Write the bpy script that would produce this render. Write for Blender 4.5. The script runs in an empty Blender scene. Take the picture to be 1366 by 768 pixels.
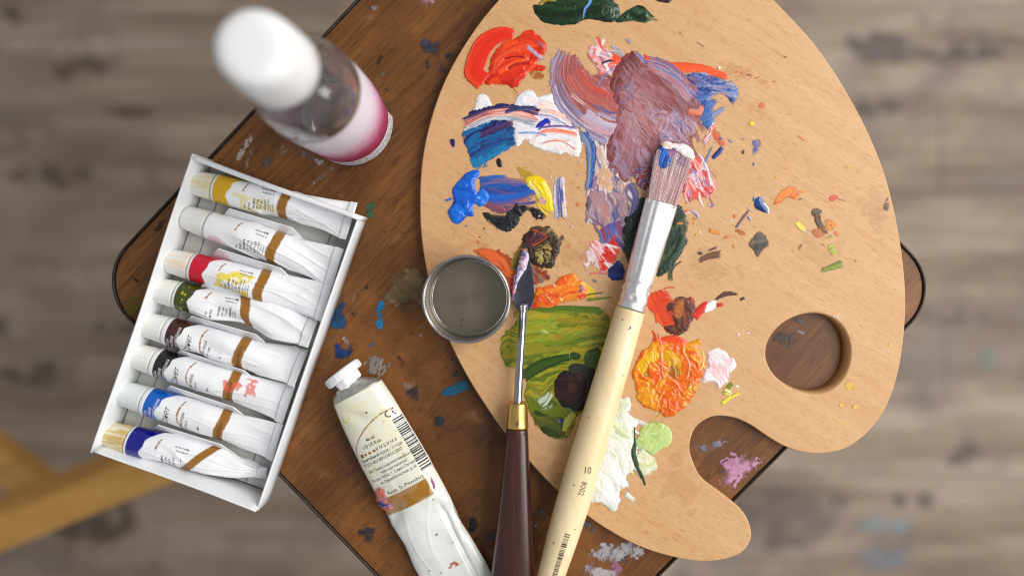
import bpy, bmesh, math, random
import numpy as np
from math import sin, cos, pi, radians
from mathutils import Vector

SC = bpy.context.scene
COL = SC.collection
random.seed(4)
RNG = np.random.default_rng(7)

# ------------------------------------------------------------------ camera, world, light, exposure
H = 0.40                     # lens height above the stool top (m)
PPM = 2400.0                 # photo pixels per metre on the stool top
NX, NY = 713.0, 353.0        # photo pixel straight below the lens
cam = bpy.data.cameras.new('camera')
camo = bpy.data.objects.new('camera', cam)
COL.objects.link(camo)
camo.location = (0, 0, H)
cam.sensor_width = 36.0
cam.lens = 36.0 * H / (1366.0 / PPM)
cam.shift_x = (683.0 - NX) / 1366.0
cam.shift_y = -(384.0 - NY) / 1366.0
cam.clip_start = 0.01
cam.clip_end = 20
cam.dof.use_dof = True
cam.dof.focus_distance = H - 0.009
cam.dof.aperture_fstop = 1.9
SC.camera = camo

W = bpy.data.worlds.new('World')
SC.world = W
W.use_nodes = True
W.node_tree.nodes['Background'].inputs[0].default_value = (0.97, 0.98, 1.0, 1)
W.node_tree.nodes['Background'].inputs[1].default_value = 0.36


def area(name, loc, target, sx, sy, power, col):
    l = bpy.data.lights.new(name, 'AREA')
    l.shape = 'RECTANGLE'
    l.size, l.size_y, l.energy, l.color = sx, sy, power, col
    o = bpy.data.objects.new(name, l)
    COL.objects.link(o)
    o.location = loc
    o.rotation_euler = (Vector(target) - Vector(loc)).to_track_quat('-Z', 'Y').to_euler()
    return o


# two tall windows to the right of the stool
area('window_light', (0.98, 0.50, 0.92), (0, 0, 0), 0.55, 1.25, 15.6, (1.0, 0.985, 0.96))
area('window_light', (1.06, -0.30, 0.90), (0, 0, 0), 0.55, 1.25, 11.8, (1.0, 0.985, 0.96))

SC.view_settings.view_transform = 'Standard'
SC.view_settings.look = 'None'
SC.view_settings.exposure = 0.0
SC.view_settings.gamma = 1.0
SC.view_settings.use_curve_mapping = False
SC.cycles.use_denoising = True
SC.cycles.filter_width = 1.1
SC.cycles.max_bounces = 14
SC.cycles.transmission_bounces = 12
SC.cycles.transparent_max_bounces = 16
SC.cycles.caustics_refractive = True
SC.cycles.blur_glossy = 0.5


# ------------------------------------------------------------------ small helpers
def P(px, py, z=0.0):
    k = (H - z) / H / PPM
    return np.array([(px - NX) * k, -(py - NY) * k, z])


def PX(n, z=0.0):           # photo pixels -> metres at height z
    return n * (H - z) / H / PPM


def lin(c):
    c = np.asarray(c, float) / 255.0
    return np.where(c <= 0.04045, c / 12.92, ((c + 0.055) / 1.055) ** 2.4)


def smooth(a, b, x):
    t = np.clip((x - a) / (b - a + 1e-9), 0, 1)
    return t * t * (3 - 2 * t)


_T = {}


def vnoise(x, y, seed=0):
    if seed not in _T:
        _T[seed] = np.random.default_rng(1000 + seed).random((256, 256))
    T = _T[seed]
    x = np.asarray(x, float)
    y = np.asarray(y, float)
    xi = np.floor(x).astype(int)
    yi = np.floor(y).astype(int)
    fx, fy = x - xi, y - yi
    fx = fx * fx * (3 - 2 * fx)
    fy = fy * fy * (3 - 2 * fy)
    x0, x1, y0, y1 = xi & 255, (xi + 1) & 255, yi & 255, (yi + 1) & 255
    return (T[x0, y0] * (1 - fx) + T[x1, y0] * fx) * (1 - fy) + (T[x0, y1] * (1 - fx) + T[x1, y1] * fx) * fy


def fbm(x, y, seed=0, oct=3):
    s, a, t = 0, 1.0, 0
    for k in range(oct):
        s = s + a * vnoise(x * 2 ** k + 17.3 * k, y * 2 ** k + 5.1 * k, seed + k)
        t += a
        a *= 0.5
    return s / t


def grad(cols, v):
    cols = np.asarray(cols, float)
    n = len(cols) - 1
    if n == 0:
        return np.broadcast_to(cols[0], v.shape + (3,)).copy()
    v = np.clip(v, 0, 1) * n
    i = np.clip(np.floor(v).astype(int), 0, n - 1)
    f = (v - i)[..., None]
    return cols[i] * (1 - f) + cols[i + 1] * f


def crom(pts, closed=True, sub=6):
    p = np.asarray(pts, float)
    n = len(p)
    out = []
    rng_ = range(n) if closed else range(n - 1)
    for i in rng_:
        if closed:
            a, b, c, d = p[(i - 1) % n], p[i], p[(i + 1) % n], p[(i + 2) % n]
        else:
            a, b, c, d = p[max(i - 1, 0)], p[i], p[i + 1], p[min(i + 2, n - 1)]
        for k in range(sub):
            t = k / sub
            out.append(0.5 * (2 * b + (c - a) * t + (2 * a - 5 * b + 4 * c - d) * t * t + (3 * b - a - 3 * c + d) * t ** 3))
    if not closed:
        out.append(p[-1])
    return np.array(out)


def thing(name, label, cat, loc=(0, 0, 0), group=None):
    o = bpy.data.objects.new(name, None)
    COL.objects.link(o)
    o.location = Vector([float(v) for v in loc])
    o.empty_display_size = 0.01
    o['label'] = label
    o['category'] = cat
    if group:
        o['group'] = group
    return o


def wloc(o):
    v = Vector((0, 0, 0))
    while o is not None:
        v = v + o.location
        o = o.parent
    return np.array(v)


def link(name, me, mat, parent=None, label=None, kind=None, loc=None):
    o = bpy.data.objects.new(name, me)
    COL.objects.link(o)
    if mat is not None:
        me.materials.append(mat)
    if parent is not None:
        o.parent = parent
    if loc is not None:
        o.location = Vector([float(v) for v in loc])
    if label:
        o['label'] = label
    if kind:
        o['kind'] = kind
    return o


def build(name, V, F, mat, parent=None, col=None, shade=True, label=None, kind=None):
    """V in world metres; stored relative to the parent's base"""
    V = np.asarray(V, float)
    off = wloc(parent) if parent is not None else np.zeros(3)
    me = bpy.data.meshes.new(name)
    if isinstance(F, np.ndarray):
        nq, k = F.shape
        me.vertices.add(len(V))
        me.vertices.foreach_set('co', (V - off).astype(np.float32).ravel())
        me.loops.add(nq * k)
        me.loops.foreach_set('vertex_index', F.astype(np.int32).ravel())
        me.polygons.add(nq)
        me.polygons.foreach_set('loop_start', np.arange(0, nq * k, k, dtype=np.int32))
        me.update(calc_edges=True)
        me.validate()
    else:
        me.from_pydata([tuple(v) for v in (V - off)], [], [tuple(int(i) for i in f) for f in F])
        me.update()
    if shade and len(me.polygons):
        me.polygons.foreach_set('use_smooth', np.ones(len(me.polygons), dtype=bool))
    if col is not None:
        col = np.asarray(col, float)
        c4 = np.ones((len(V), 4), np.float32)
        c4[:, :col.shape[1]] = col
        at = me.color_attributes.new('pigment', 'FLOAT_COLOR', 'POINT')
        at.data.foreach_set('color', c4.ravel())
    return link(name, me, mat, parent, label, kind)


def loft_faces(n, m, closed=True, cap0=False, cap1=False):
    i, j = np.meshgrid(np.arange(n - 1), np.arange(m if closed else m - 1), indexing='ij')
    j1 = (j + 1) % m
    F = np.stack([i * m + j, i * m + j1, (i + 1) * m + j1, (i + 1) * m + j], -1).reshape(-1, 4)
    if cap0 or cap1:
        F = [tuple(f) for f in F]
        if cap0:
            F.append(tuple(range(m - 1, -1, -1)))
        if cap1:
            F.append(tuple(range((n - 1) * m, n * m)))
    return F


def loft(name, rings, mat, parent, closed=True, caps=(True, True), col=None, shade=True, label=None, flip=False):
    R = np.asarray(rings, float)
    n, m = R.shape[:2]
    F = loft_faces(n, m, closed, *(caps if closed else (False, False)))
    if flip:
        F = [tuple(reversed(f)) for f in (F.tolist() if isinstance(F, np.ndarray) else F)]
    return build(name, R.reshape(-1, 3), F, mat, parent, col, shade, label)


def lathe_rings(prof, c, seg=64, rmod=None):
    a = np.linspace(0, 2 * pi, seg, endpoint=False)
    out = []
    for k, (r, z) in enumerate(prof):
        rr = r * (np.ones(seg) if rmod is None else rmod(a, k))
        out.append(np.stack([c[0] + rr * np.cos(a), c[1] + rr * np.sin(a), np.full(seg, c[2] + z)], -1))
    return np.array(out)


def axis_rings(p0, p1, stations, seg=40, n=2.0, rmod=None, roll=0.0):
    """stations: (t 0..1, half width, half height); cross sections perpendicular to the axis, width horizontal"""
    p0, p1 = np.asarray(p0, float), np.asarray(p1, float)
    d = p1 - p0
    e1 = d / np.linalg.norm(d)
    e2 = np.cross([0, 0, 1.0], e1)
    e2 /= np.linalg.norm(e2)
    e3 = np.cross(e1, e2)
    ph = np.linspace(0, 2 * pi, seg, endpoint=False)
    out = []
    for k, (t, a, b) in enumerate(stations):
        cx = np.sign(np.cos(ph)) * np.abs(np.cos(ph)) ** (2 / n)
        cz = np.sign(np.sin(ph)) * np.abs(np.sin(ph)) ** (2 / n)
        m = np.ones(seg) if rmod is None else rmod(ph, t)
        x, z = cx * a * m, cz * b * m
        if roll:
            x, z = x * cos(roll) - z * sin(roll), x * sin(roll) + z * cos(roll)
        out.append(p0 + d * t + e2 * x[:, None] + e3 * z[:, None])
    return np.array(out)


def ext_box(name, lo, hi, mat, parent, bev=0.0, seg=1, rot=None, label=None, xf=None):
    bm = bmesh.new()
    bmesh.ops.create_cube(bm, size=1)
    lo, hi = np.asarray(lo, float), np.asarray(hi, float)
    for v in bm.verts:
        v.co = Vector((lo + (hi - lo) * (np.array(v.co) + 0.5)))
    if bev:
        bmesh.ops.bevel(bm, geom=bm.edges[:], offset=bev, segments=seg, affect='EDGES', profile=0.5)
    if xf:
        for v in bm.verts:
            v.co = Vector(xf(np.array(v.co)))
    off = Vector(wloc(parent)) if parent is not None else Vector((0, 0, 0))
    for v in bm.verts:
        v.co -= off
    bmesh.ops.recalc_face_normals(bm, faces=bm.faces[:])
    me = bpy.data.meshes.new(name)
    bm.to_mesh(me)
    bm.free()
    return link(name, me, mat, parent, label)


# ------------------------------------------------------------------ materials
def newmat(name):
    m = bpy.data.materials.new(name)
    m.use_nodes = True
    nt = m.node_tree
    return m, nt, nt.nodes['Principled BSDF']


def node(nt, typ, **kw):
    n = nt.nodes.new(typ)
    for k, v in kw.items():
        if k.startswith('i_'):
            n.inputs[k[2:].replace('_', ' ')].default_value = v
        else:
            setattr(n, k, v)
    return n


def plain(name, rgb, rough=0.5, metal=0.0, spec=0.5, noise=0.0, nscale=400, bump=0.0, bscale=800, coat=0.0, **kw):
    m, nt, b = newmat(name)
    c = tuple(lin(rgb)) + (1,)
    b.inputs['Base Color'].default_value = c
    b.inputs['Roughness'].default_value = rough
    b.inputs['Metallic'].default_value = metal
    b.inputs['Specular IOR Level'].default_value = spec
    b.inputs['Coat Weight'].default_value = coat
    b.inputs['Coat Roughness'].default_value = 0.15
    tc = node(nt, 'ShaderNodeTexCoord')
    if noise:
        n = node(nt, 'ShaderNodeTexNoise', i_Scale=nscale, i_Detail=6.0)
        nt.links.new(tc.outputs['Object'], n.inputs['Vector'])
        r = node(nt, 'ShaderNodeValToRGB')
        r.color_ramp.elements[0].position = 0.3
        r.color_ramp.elements[1].position = 0.7
        r.color_ramp.elements[0].color = tuple(np.array(c[:3]) * (1 - noise)) + (1,)
        r.color_ramp.elements[1].color = tuple(np.minimum(np.array(c[:3]) * (1 + noise), 0.95)) + (1,)
        nt.links.new(n.outputs['Fac'], r.inputs['Fac'])
        nt.links.new(r.outputs['Color'], b.inputs['Base Color'])
        mr = node(nt, 'ShaderNodeMapRange')
        mr.inputs['To Min'].default_value = max(rough - 0.08, 0.02)
        mr.inputs['To Max'].default_value = min(rough + 0.12, 1)
        nt.links.new(n.outputs['Fac'], mr.inputs['Value'])
        nt.links.new(mr.outputs['Result'], b.inputs['Roughness'])
    if bump:
        n2 = node(nt, 'ShaderNodeTexNoise', i_Scale=bscale, i_Detail=5.0)
        nt.links.new(tc.outputs['Object'], n2.inputs['Vector'])
        bp = node(nt, 'ShaderNodeBump', i_Strength=bump, i_Distance=0.0004)
        nt.links.new(n2.outputs['Fac'], bp.inputs['Height'])
        nt.links.new(bp.outputs['Normal'], b.inputs['Normal'])
    return m


def pigment(name, rough=0.35, spec=0.5, coat=0.0, bump=0.15, bscale=1500, alpha=True, metal=0.0, rnoise=0.15, bdist=0.0003):
    """colour read from the thing's own pigment attribute (alpha = how thick the film is)"""
    m, nt, b = newmat(name)
    a = node(nt, 'ShaderNodeAttribute', attribute_name='pigment')
    nt.links.new(a.outputs['Color'], b.inputs['Base Color'])
    if alpha:
        nt.links.new(a.outputs['Alpha'], b.inputs['Alpha'])
    b.inputs['Specular IOR Level'].default_value = spec
    b.inputs['Coat Weight'].default_value = coat
    b.inputs['Coat Roughness'].default_value = 0.12
    b.inputs['Metallic'].default_value = metal
    tc = node(nt, 'ShaderNodeTexCoord')
    n = node(nt, 'ShaderNodeTexNoise', i_Scale=260.0, i_Detail=3.0)
    nt.links.new(tc.outputs['Object'], n.inputs['Vector'])
    mr = node(nt, 'ShaderNodeMapRange')
    mr.inputs['From Min'].default_value = 0.3
    mr.inputs['From Max'].default_value = 0.7
    mr.inputs['To Min'].default_value = max(rough - rnoise, 0.05)
    mr.inputs['To Max'].default_value = min(rough + rnoise, 1)
    nt.links.new(n.outputs['Fac'], mr.inputs['Value'])
    nt.links.new(mr.outputs['Result'], b.inputs['Roughness'])
    if bump:
        n2 = node(nt, 'ShaderNodeTexNoise', i_Scale=bscale, i_Detail=4.0)
        nt.links.new(tc.outputs['Object'], n2.inputs['Vector'])
        bp = node(nt, 'ShaderNodeBump', i_Strength=bump, i_Distance=bdist)
        nt.links.new(n2.outputs['Fac'], bp.inputs['Height'])
        nt.links.new(bp.outputs['Normal'], b.inputs['Normal'])
    return m


def wood(name, dark, mid, light, ang, along=14.0, across=220.0, fleck=None, fleck_amt=0.6, fl_along=60., fl_across=1100.,
         rough=0.5, coat=0.0, bump=0.15, broad=9.0, wear=None, spec=0.4, lo=0.3, hi=0.72):
    """grain runs along direction ang (radians, object space, z up)"""
    m, nt, b = newmat(name)
    L = nt.links.new
    tc = node(nt, 'ShaderNodeTexCoord')
    mp = node(nt, 'ShaderNodeMapping', vector_type='TEXTURE')
    mp.inputs['Rotation'].default_value = (0, 0, ang)
    L(tc.outputs['Object'], mp.inputs['Vector'])

    def stretch(sx, sy, detail=4.0, dist=0.0):
        v = node(nt, 'ShaderNodeVectorMath', operation='MULTIPLY')
        v.inputs[1].default_value = (sx, sy, sy)
        L(mp.outputs['Vector'], v.inputs[0])
        n = node(nt, 'ShaderNodeTexNoise', i_Scale=1.0, i_Detail=detail, i_Distortion=dist)
        L(v.outputs['Vector'], n.inputs['Vector'])
        return n.outputs['Fac']
    g1 = stretch(along, across, 5.0, 0.6)
    g2 = stretch(broad, broad * 6, 3.0, 1.0)
    mix = node(nt, 'ShaderNodeMath', operation='MULTIPLY_ADD')
    mix.inputs[1].default_value = 0.5
    L(g1, mix.inputs[0])
    h = node(nt, 'ShaderNodeMath', operation='MULTIPLY')
    h.inputs[1].default_value = 0.5
    L(g2, h.inputs[0])
    L(h.outputs[0], mix.inputs[2])
    r = node(nt, 'ShaderNodeValToRGB')
    e = r.color_ramp.elements
    e[0].position, e[1].position = lo, hi
    e[0].color = tuple(lin(dark)) + (1,)
    e[1].color = tuple(lin(light)) + (1,)
    em = e.new((lo + hi) / 2)
    em.color = tuple(lin(mid)) + (1,)
    L(mix.outputs[0], r.inputs['Fac'])
    colout = r.outputs['Color']
    if fleck is not None:
        f = stretch(fl_along, fl_across, 2.0)
        fr = node(nt, 'ShaderNodeMapRange')
        fr.inputs['From Min'].default_value = 0.56
        fr.inputs['From Max'].default_value = 0.68
        fr.inputs['To Max'].default_value = fleck_amt
        L(f, fr.inputs['Value'])
        mx = node(nt, 'ShaderNodeMix', data_type='RGBA')
        L(fr.outputs['Result'], mx.inputs['Factor'])
        L(colout, mx.inputs['A'])
        mx.inputs['B'].default_value = tuple(lin(fleck)) + (1,)
        colout = mx.outputs['Result']
    if wear is not None:
        for (wc, sc, t0, t1, amt) in wear:
            n = node(nt, 'ShaderNodeTexNoise', i_Scale=sc, i_Detail=7.0, i_Roughness=0.65)
            L(tc.outputs['Object'], n.inputs['Vector'])
            fr = node(nt, 'ShaderNodeMapRange')
            fr.inputs['From Min'].default_value = t0
            fr.inputs['From Max'].default_value = t1
            fr.inputs['To Max'].default_value = amt
            L(n.outputs['Fac'], fr.inputs['Value'])
            mx = node(nt, 'ShaderNodeMix', data_type='RGBA')
            L(fr.outputs['Result'], mx.inputs['Factor'])
            L(colout, mx.inputs['A'])
            mx.inputs['B'].default_value = tuple(lin(wc)) + (1,)
            colout = mx.outputs['Result']
    L(colout, b.inputs['Base Color'])
    b.inputs['Roughness'].default_value = rough
    b.inputs['Specular IOR Level'].default_value = spec
    b.inputs['Coat Weight'].default_value = coat
    b.inputs['Coat Roughness'].default_value = 0.25
    if bump:
        bp = node(nt, 'ShaderNodeBump', i_Strength=bump, i_Distance=0.0004)
        L(g1, bp.inputs['Height'])
        L(bp.outputs['Normal'], b.inputs['Normal'])
    return m


M = {}
M['paint_wet'] = pigment('oil_paint_wet', 0.2, 0.42, 0.15, 0.12, 1400)
M['paint'] = pigment('oil_paint', 0.36, 0.36, 0.0, 0.2, 1400)
M['paint_dry'] = pigment('oil_paint_dry', 0.5, 0.4, 0.0, 0.3, 1800)
M['beech'] = wood('beech_board', (193, 144, 96), (207, 162, 114), (218, 175, 129), radians(-33), 16, 260,
                  (164, 112, 68), 0.6, 190, 2100, rough=0.46, bump=0.06, broad=5, lo=0.22, hi=0.78,
                  wear=[((196, 146, 98), 5, 0.5, 0.75, 0.5), ((236, 198, 152), 8, 0.58, 0.75, 0.4), ((172, 122, 78), 60, 0.66, 0.76, 0.4)])
M['stool_wood'] = wood('stained_stool_wood', (78, 45, 20), (120, 76, 35), (154, 102, 52), radians(46), 26, 420,
                       (46, 26, 15), 0.55, 75, 900, rough=0.42, coat=0.05, spec=0.3, bump=0.35, broad=7, lo=0.22, hi=0.8,
                       wear=[((66, 37, 21), 8, 0.42, 0.66, 0.8), ((176, 112, 50), 13, 0.5, 0.7, 0.6), ((44, 26, 20), 26, 0.58, 0.74, 0.6), ((160, 116, 76), 60, 0.6, 0.8, 0.45), ((34, 22, 18), 110, 0.64, 0.72, 0.75)])
M['trim'] = plain('dark_trim_metal', (52, 46, 42), 0.4, 0.6, noise=0.4, nscale=120, bump=0.1)
M['handle_wood'] = wood('pale_brush_wood', (228, 199, 146), (239, 215, 168), (245, 226, 186), radians(106), 9, 160,
                        (206, 164, 108), 0.14, 40, 700, rough=0.34, coat=0.35, bump=0.03, broad=8)
M['knife_wood'] = wood('dark_red_wood', (40, 16, 14), (62, 26, 22), (88, 40, 32), radians(92), 10, 240,
                       (28, 10, 10), 0.6, 60, 900, rough=0.3, coat=0.5, bump=0.05)
M['alu'] = plain('aluminium_ferrule', (238, 238, 241), 0.36, 1.0, noise=0.05, nscale=200)
M['steel'] = plain('blade_steel', (92, 94, 104), 0.26, 1.0, noise=0.15, nscale=150)
M['steel_bright'] = plain('polished_steel', (170, 172, 180), 0.16, 1.0)
M['brass'] = plain('brass', (214, 178, 104), 0.3, 1.0, noise=0.1, nscale=150)
M['card'] = plain('white_card', (233, 235, 237), 0.5, noise=0.05, nscale=45, bump=0.25, bscale=120)
M['card_grey'] = plain('grey_card', (196, 195, 190), 0.8, noise=0.05, nscale=300, bump=0.1)
M['cap_white'] = plain('white_plastic', (236, 238, 238), 0.35, noise=0.02, nscale=40)
M['tube_skin'] = pigment('tube_foil_print', 0.24, 0.55, 0.3, 0.05, 500, alpha=False, rnoise=0.08)
M['print_dark'] = plain('dark_ink', (52, 48, 52), 0.5)
M['print_light'] = plain('white_ink', (235, 235, 235), 0.5)
M['tube_cap'] = pigment('tube_cap_plastic', 0.45, 0.45, 0, 0.05, 600, alpha=False)
M['pine'] = wood('yellow_pine', (170, 122, 58), (198, 148, 76), (220, 174, 100), radians(22), 6, 120, rough=0.5, bump=0.05, broad=5)


nt_ = M['card'].node_tree
b_ = nt_.nodes['Principled BSDF']
src_ = b_.inputs['Base Color'].links[0].from_socket
tc_ = node(nt_, 'ShaderNodeTexCoord')
nn_ = node(nt_, 'ShaderNodeTexNoise', i_Scale=55.0, i_Detail=8.0, i_Roughness=0.7)
nt_.links.new(tc_.outputs['Object'], nn_.inputs['Vector'])
mr_ = node(nt_, 'ShaderNodeMapRange')
mr_.inputs['From Min'].default_value, mr_.inputs['From Max'].default_value, mr_.inputs['To Max'].default_value = 0.6, 0.78, 0.5
nt_.links.new(nn_.outputs['Fac'], mr_.inputs['Value'])
mx_ = node(nt_, 'ShaderNodeMix', data_type='RGBA')
nt_.links.new(mr_.outputs['Result'], mx_.inputs['Factor'])
nt_.links.new(src_, mx_.inputs['A'])
mx_.inputs['B'].default_value = tuple(lin((188, 178, 168))) + (1,)
nt_.links.new(mx_.outputs['Result'], b_.inputs['Base Color'])


# ------------------------------------------------------------------ paint engine
class Canvas:
    """height field + pigment laid down stroke by stroke, in photo pixels on a level surface"""

    def __init__(s, x0, y0, x1, y1, step=0.9, wet=False):
        s.step = step
        s.wet = wet
        s.x = np.arange(x0, x1 + step, step)
        s.y = np.arange(y0, y1 + step, step)
        s.X, s.Y = np.meshgrid(s.x, s.y, indexing='xy')
        s.A = np.zeros(s.X.shape)
        s.Hh = np.zeros(s.X.shape)
        s.C = np.zeros(s.X.shape + (3,))

    def win(s, lo, hi, pad):
        i0 = max(int((lo[0] - pad - s.x[0]) / s.step), 0)
        i1 = min(int((hi[0] + pad - s.x[0]) / s.step) + 2, len(s.x))
        j0 = max(int((lo[1] - pad - s.y[0]) / s.step), 0)
        j1 = min(int((hi[1] + pad - s.y[0]) / s.step) + 2, len(s.y))
        return slice(j0, j1), slice(i0, i1)

    def comp(s, w, m, col, h, wipe):
        a = np.clip(m, 0, 1)
        A0 = s.A[w]
        An = 1 - (1 - A0) * (1 - a)
        f = np.where(An > 1e-4, a / np.maximum(An, 1e-4), 0)[..., None]
        s.C[w] = s.C[w] * (1 - f) + col * f
        s.Hh[w] = s.Hh[w] * (1 - a * wipe) + h * a
        s.A[w] = An

    def blob(s, pts, cols, h=1.5, edge=3.0, rough=2.0, rfreq=0.12, ang=0.0, fa=0.02, fc=0.12, tex=0.4, ta=0.06, tc=0.5, alpha=1.0,
             dry=0.0, wipe=0.7, soft=1.3, seed=None, con=2.2, lip=0.0, warp=11.0, ridge=0.0, mixs=0.4):
        seed = seed if seed is not None else int(abs(pts[0][0] * 7 + pts[0][1] * 3)) % 200
        p = crom(pts, True, 5)
        w = s.win(p.min(0), p.max(0), 8 + rough)
        X, Y = s.X[w], s.Y[w]
        if X.size == 0:
            return
        d2 = np.full(X.shape, 1e9)
        ins = np.zeros(X.shape, bool)
        q = np.roll(p, -1, 0)
        for (ax, ay), (bx, by) in zip(p, q):
            dx, dy = bx - ax, by - ay
            L2 = dx * dx + dy * dy + 1e-9
            t = np.clip(((X - ax) * dx + (Y - ay) * dy) / L2, 0, 1)
            d2 = np.minimum(d2, (X - ax - t * dx) ** 2 + (Y - ay - t * dy) ** 2)
            if ay != by:
                c = ((ay > Y) != (by > Y)) & (X < (bx - ax) * (Y - ay) / (by - ay) + ax)
                ins ^= c
        sd = np.sqrt(d2) * np.where(ins, 1, -1)
        sd = sd + rough * 2 * (fbm(X * rfreq, Y * rfreq, seed, 4) - 0.5) + min(rough, 3) * (0.3 if s.wet else 1.2) * (fbm(X * 0.42, Y * 0.42, seed + 31, 2) - 0.5)
        ca, sa = cos(ang), sin(ang)
        u = X * ca + Y * sa
        v = -X * sa + Y * ca
        wu = warp * (fbm(X * 0.05, Y * 0.05, seed + 9, 2) - 0.5)
        v2 = v + wu * 2
        n = fbm(u * fa, v2 * fc, seed + 3, 3)
        hf = fbm(u * ta * 1.1, v2 * tc * 0.8, seed + 14, 3)
        n = 0.5 + (n - 0.5) * con + mixs * (hf - 0.5) * con
        col = grad(lin(np.asarray(cols, float)), n)
        st = fbm(u * ta, v2 * tc, seed + 5, 3)
        col = col * (0.88 + 0.24 * st[..., None])
        sv = 1.0 if s.wet else 0.5 + 4.5 * smooth(0.45, 0.75, fbm(X * 0.06, Y * 0.06, seed + 41, 2))
        m = smooth(0, 1, sd / (soft * sv)) * alpha
        if dry:
            g = fbm(u * ta * 0.8, v2 * tc * 1.1, seed + 12, 3)
            thr = dry * (1.12 - 0.35 * smooth(0, 10, sd))
            m = m * smooth(thr - 0.1, thr + 0.1, g)
        hh = h * (1 - np.exp(-np.maximum(sd, 0) / edge))
        if lip:
            hh = hh + lip * np.exp(-((sd - 2.2) / 1.8) ** 2)
        if ridge:
            rr = 1 - np.abs(2 * fbm(u * 0.07, v2 * 0.11, seed + 7, 3) - 1)
            hh = hh + ridge * (rr ** 4) * smooth(0, 5, sd)
            r2 = 1 - np.abs(2 * fbm(u * 0.19, v2 * 0.24, seed + 8, 2) - 1)
            hh = hh + 0.35 * ridge * (r2 ** 4) * smooth(0, 3, sd)
        tex = tex * (0.4 if s.wet else 0.75)
        f3 = fbm(u * 0.5, v2 * 0.7, seed + 21, 2)
        hh = np.maximum(hh + tex * ((st - 0.5) * 2.4 + (f3 - 0.5) * 0.8) * smooth(0, 3, sd), 0.02)
        s.comp(w, m, col, hh, wipe)

    def stroke(s, pts, wd, cols, h=1.2, across=True, streak=0.5, su=5.0, stf=0.02, rough=0.12, end=8.0, ridge=0.5, alpha=1.0, dry=0.0,
               wipe=0.7, seed=None, lip=0.4, dry0=0.0):
        seed = seed if seed is not None else int(abs(pts[0][0] * 5 + pts[0][1] * 11)) % 200
        p = crom(pts, False, 7)
        seg = np.linalg.norm(np.diff(p, axis=0), axis=1)
        arc = np.concatenate([[0], np.cumsum(seg)])
        L = arc[-1]
        wd = wd if isinstance(wd, (list, tuple)) else (wd, wd)
        w = s.win(p.min(0), p.max(0), max(wd) / 2 + 6)
        X, Y = s.X[w], s.Y[w]
        if X.size == 0:
            return
        best = np.full(X.shape, 1e9)
        T = np.zeros(X.shape)
        D = np.zeros(X.shape)
        nseg = len(p) - 1
        for k in range(nseg):
            ax, ay = p[k]
            dx, dy = p[k + 1] - p[k]
            l = seg[k] + 1e-9
            t = ((X - ax) * dx + (Y - ay) * dy) / (l * l)
            lo = -9 if k == 0 else 0
            hi = 9 if k == nseg - 1 else 1
            t = np.clip(t, lo, hi)
            d2 = (X - ax - t * dx) ** 2 + (Y - ay - t * dy) ** 2
            sel = d2 < best
            best = np.where(sel, d2, best)
            T = np.where(sel, arc[k] + t * l, T)
            D = np.where(sel, ((X - ax) * -dy + (Y - ay) * dx) / l, D)
        tn = np.clip(T / L, 0, 1)
        ww = np.interp(tn, np.linspace(0, 1, len(wd)), wd)
        U = D / (ww / 2)
        Uw = U + 0.10 * (fbm(T * 0.05, U * 0.6, seed + 15, 2) - 0.5)
        bris = fbm(Uw * su, T * stf, seed, 3)
        fine = fbm(Uw * su * 3.6 + 7, T * stf * 1.8, seed + 4, 3)
        rough = rough * (0.4 if s.wet else 1.0)
        er = rough * 2 * (fbm(T * 0.12, U * 0.3, seed + 2, 3) - 0.5) * 2 + rough * (fbm(T * 0.5, U * 1.5, seed + 19, 2) - 0.5) * 2
        mu = smooth(0, 2.6 / max(max(wd), 1), 1 - np.abs(U) + er)
        e0 = smooth(0, 1.5, T + end * (fbm(U * su * 1.2 + 40, U * 0, seed + 6, 2) - 0.55))
        e1 = smooth(0, 1.5, (L - T) + end * (fbm(U * su * 1.2 + 90, U * 0, seed + 7, 2) - 0.55))
        m = mu * e0 * e1 * alpha
        if dry or dry0:
            thr = dry * tn ** 1.5 + dry0 * (1 - tn) ** 1.5
            m = m * smooth(thr - 0.12, thr + 0.08, 0.55 * bris + 0.45 * fine)
        val = ((U + 1) / 2 if across else 0.5) + streak * ((bris - 0.5) * 1.5 + (fine - 0.5) * 1.1)
        col = grad(lin(np.asarray(cols, float)), val)
        col = col * (0.9 + 0.2 * fine[..., None])
        hh = h * np.sqrt(np.clip(1 - U * U, 0, 1) * 0.8 + 0.1) + ridge * (0.7 * (bris - 0.5) + 1.3 * (fine - 0.5)) * 2 + lip * np.exp(-((np.abs(U) - 0.9) / 0.09) ** 2)
        s.comp(w, m, col, np.maximum(hh, 0.03), wipe)

    def mesh(s, name, mat, parent, z0, zfun=None, label=None, thr=0.05, smoothn=1, hs=1.0):
        Hh = s.Hh * np.clip(s.A * 1.1, 0, 1) * hs
        for _ in range(smoothn):
            p = np.pad(Hh, 1, mode='edge')
            Hh = 0.5 * Hh + 0.125 * (p[:-2, 1:-1] + p[2:, 1:-1] + p[1:-1, :-2] + p[1:-1, 2:])
        keep = s.A > thr
        kq = keep[:-1, :-1] | keep[1:, :-1] | keep[:-1, 1:] | keep[1:, 1:]
        ny, nx = s.X.shape
        idx = np.arange(ny * nx).reshape(ny, nx)
        F = np.stack([idx[1:, :-1][kq], idx[1:, 1:][kq], idx[:-1, 1:][kq], idx[:-1, :-1][kq]], -1)
        used = np.unique(F)
        if len(used) < 4:
            return None
        remap = np.full(ny * nx, -1)
        remap[used] = np.arange(len(used))
        X, Y, Z, A = s.X.ravel()[used], s.Y.ravel()[used], Hh.ravel()[used], s.A.ravel()[used]
        zb = np.full(X.shape, z0) if zfun is None else zfun(X, Y)
        k = (H - zb) / H / PPM
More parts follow.
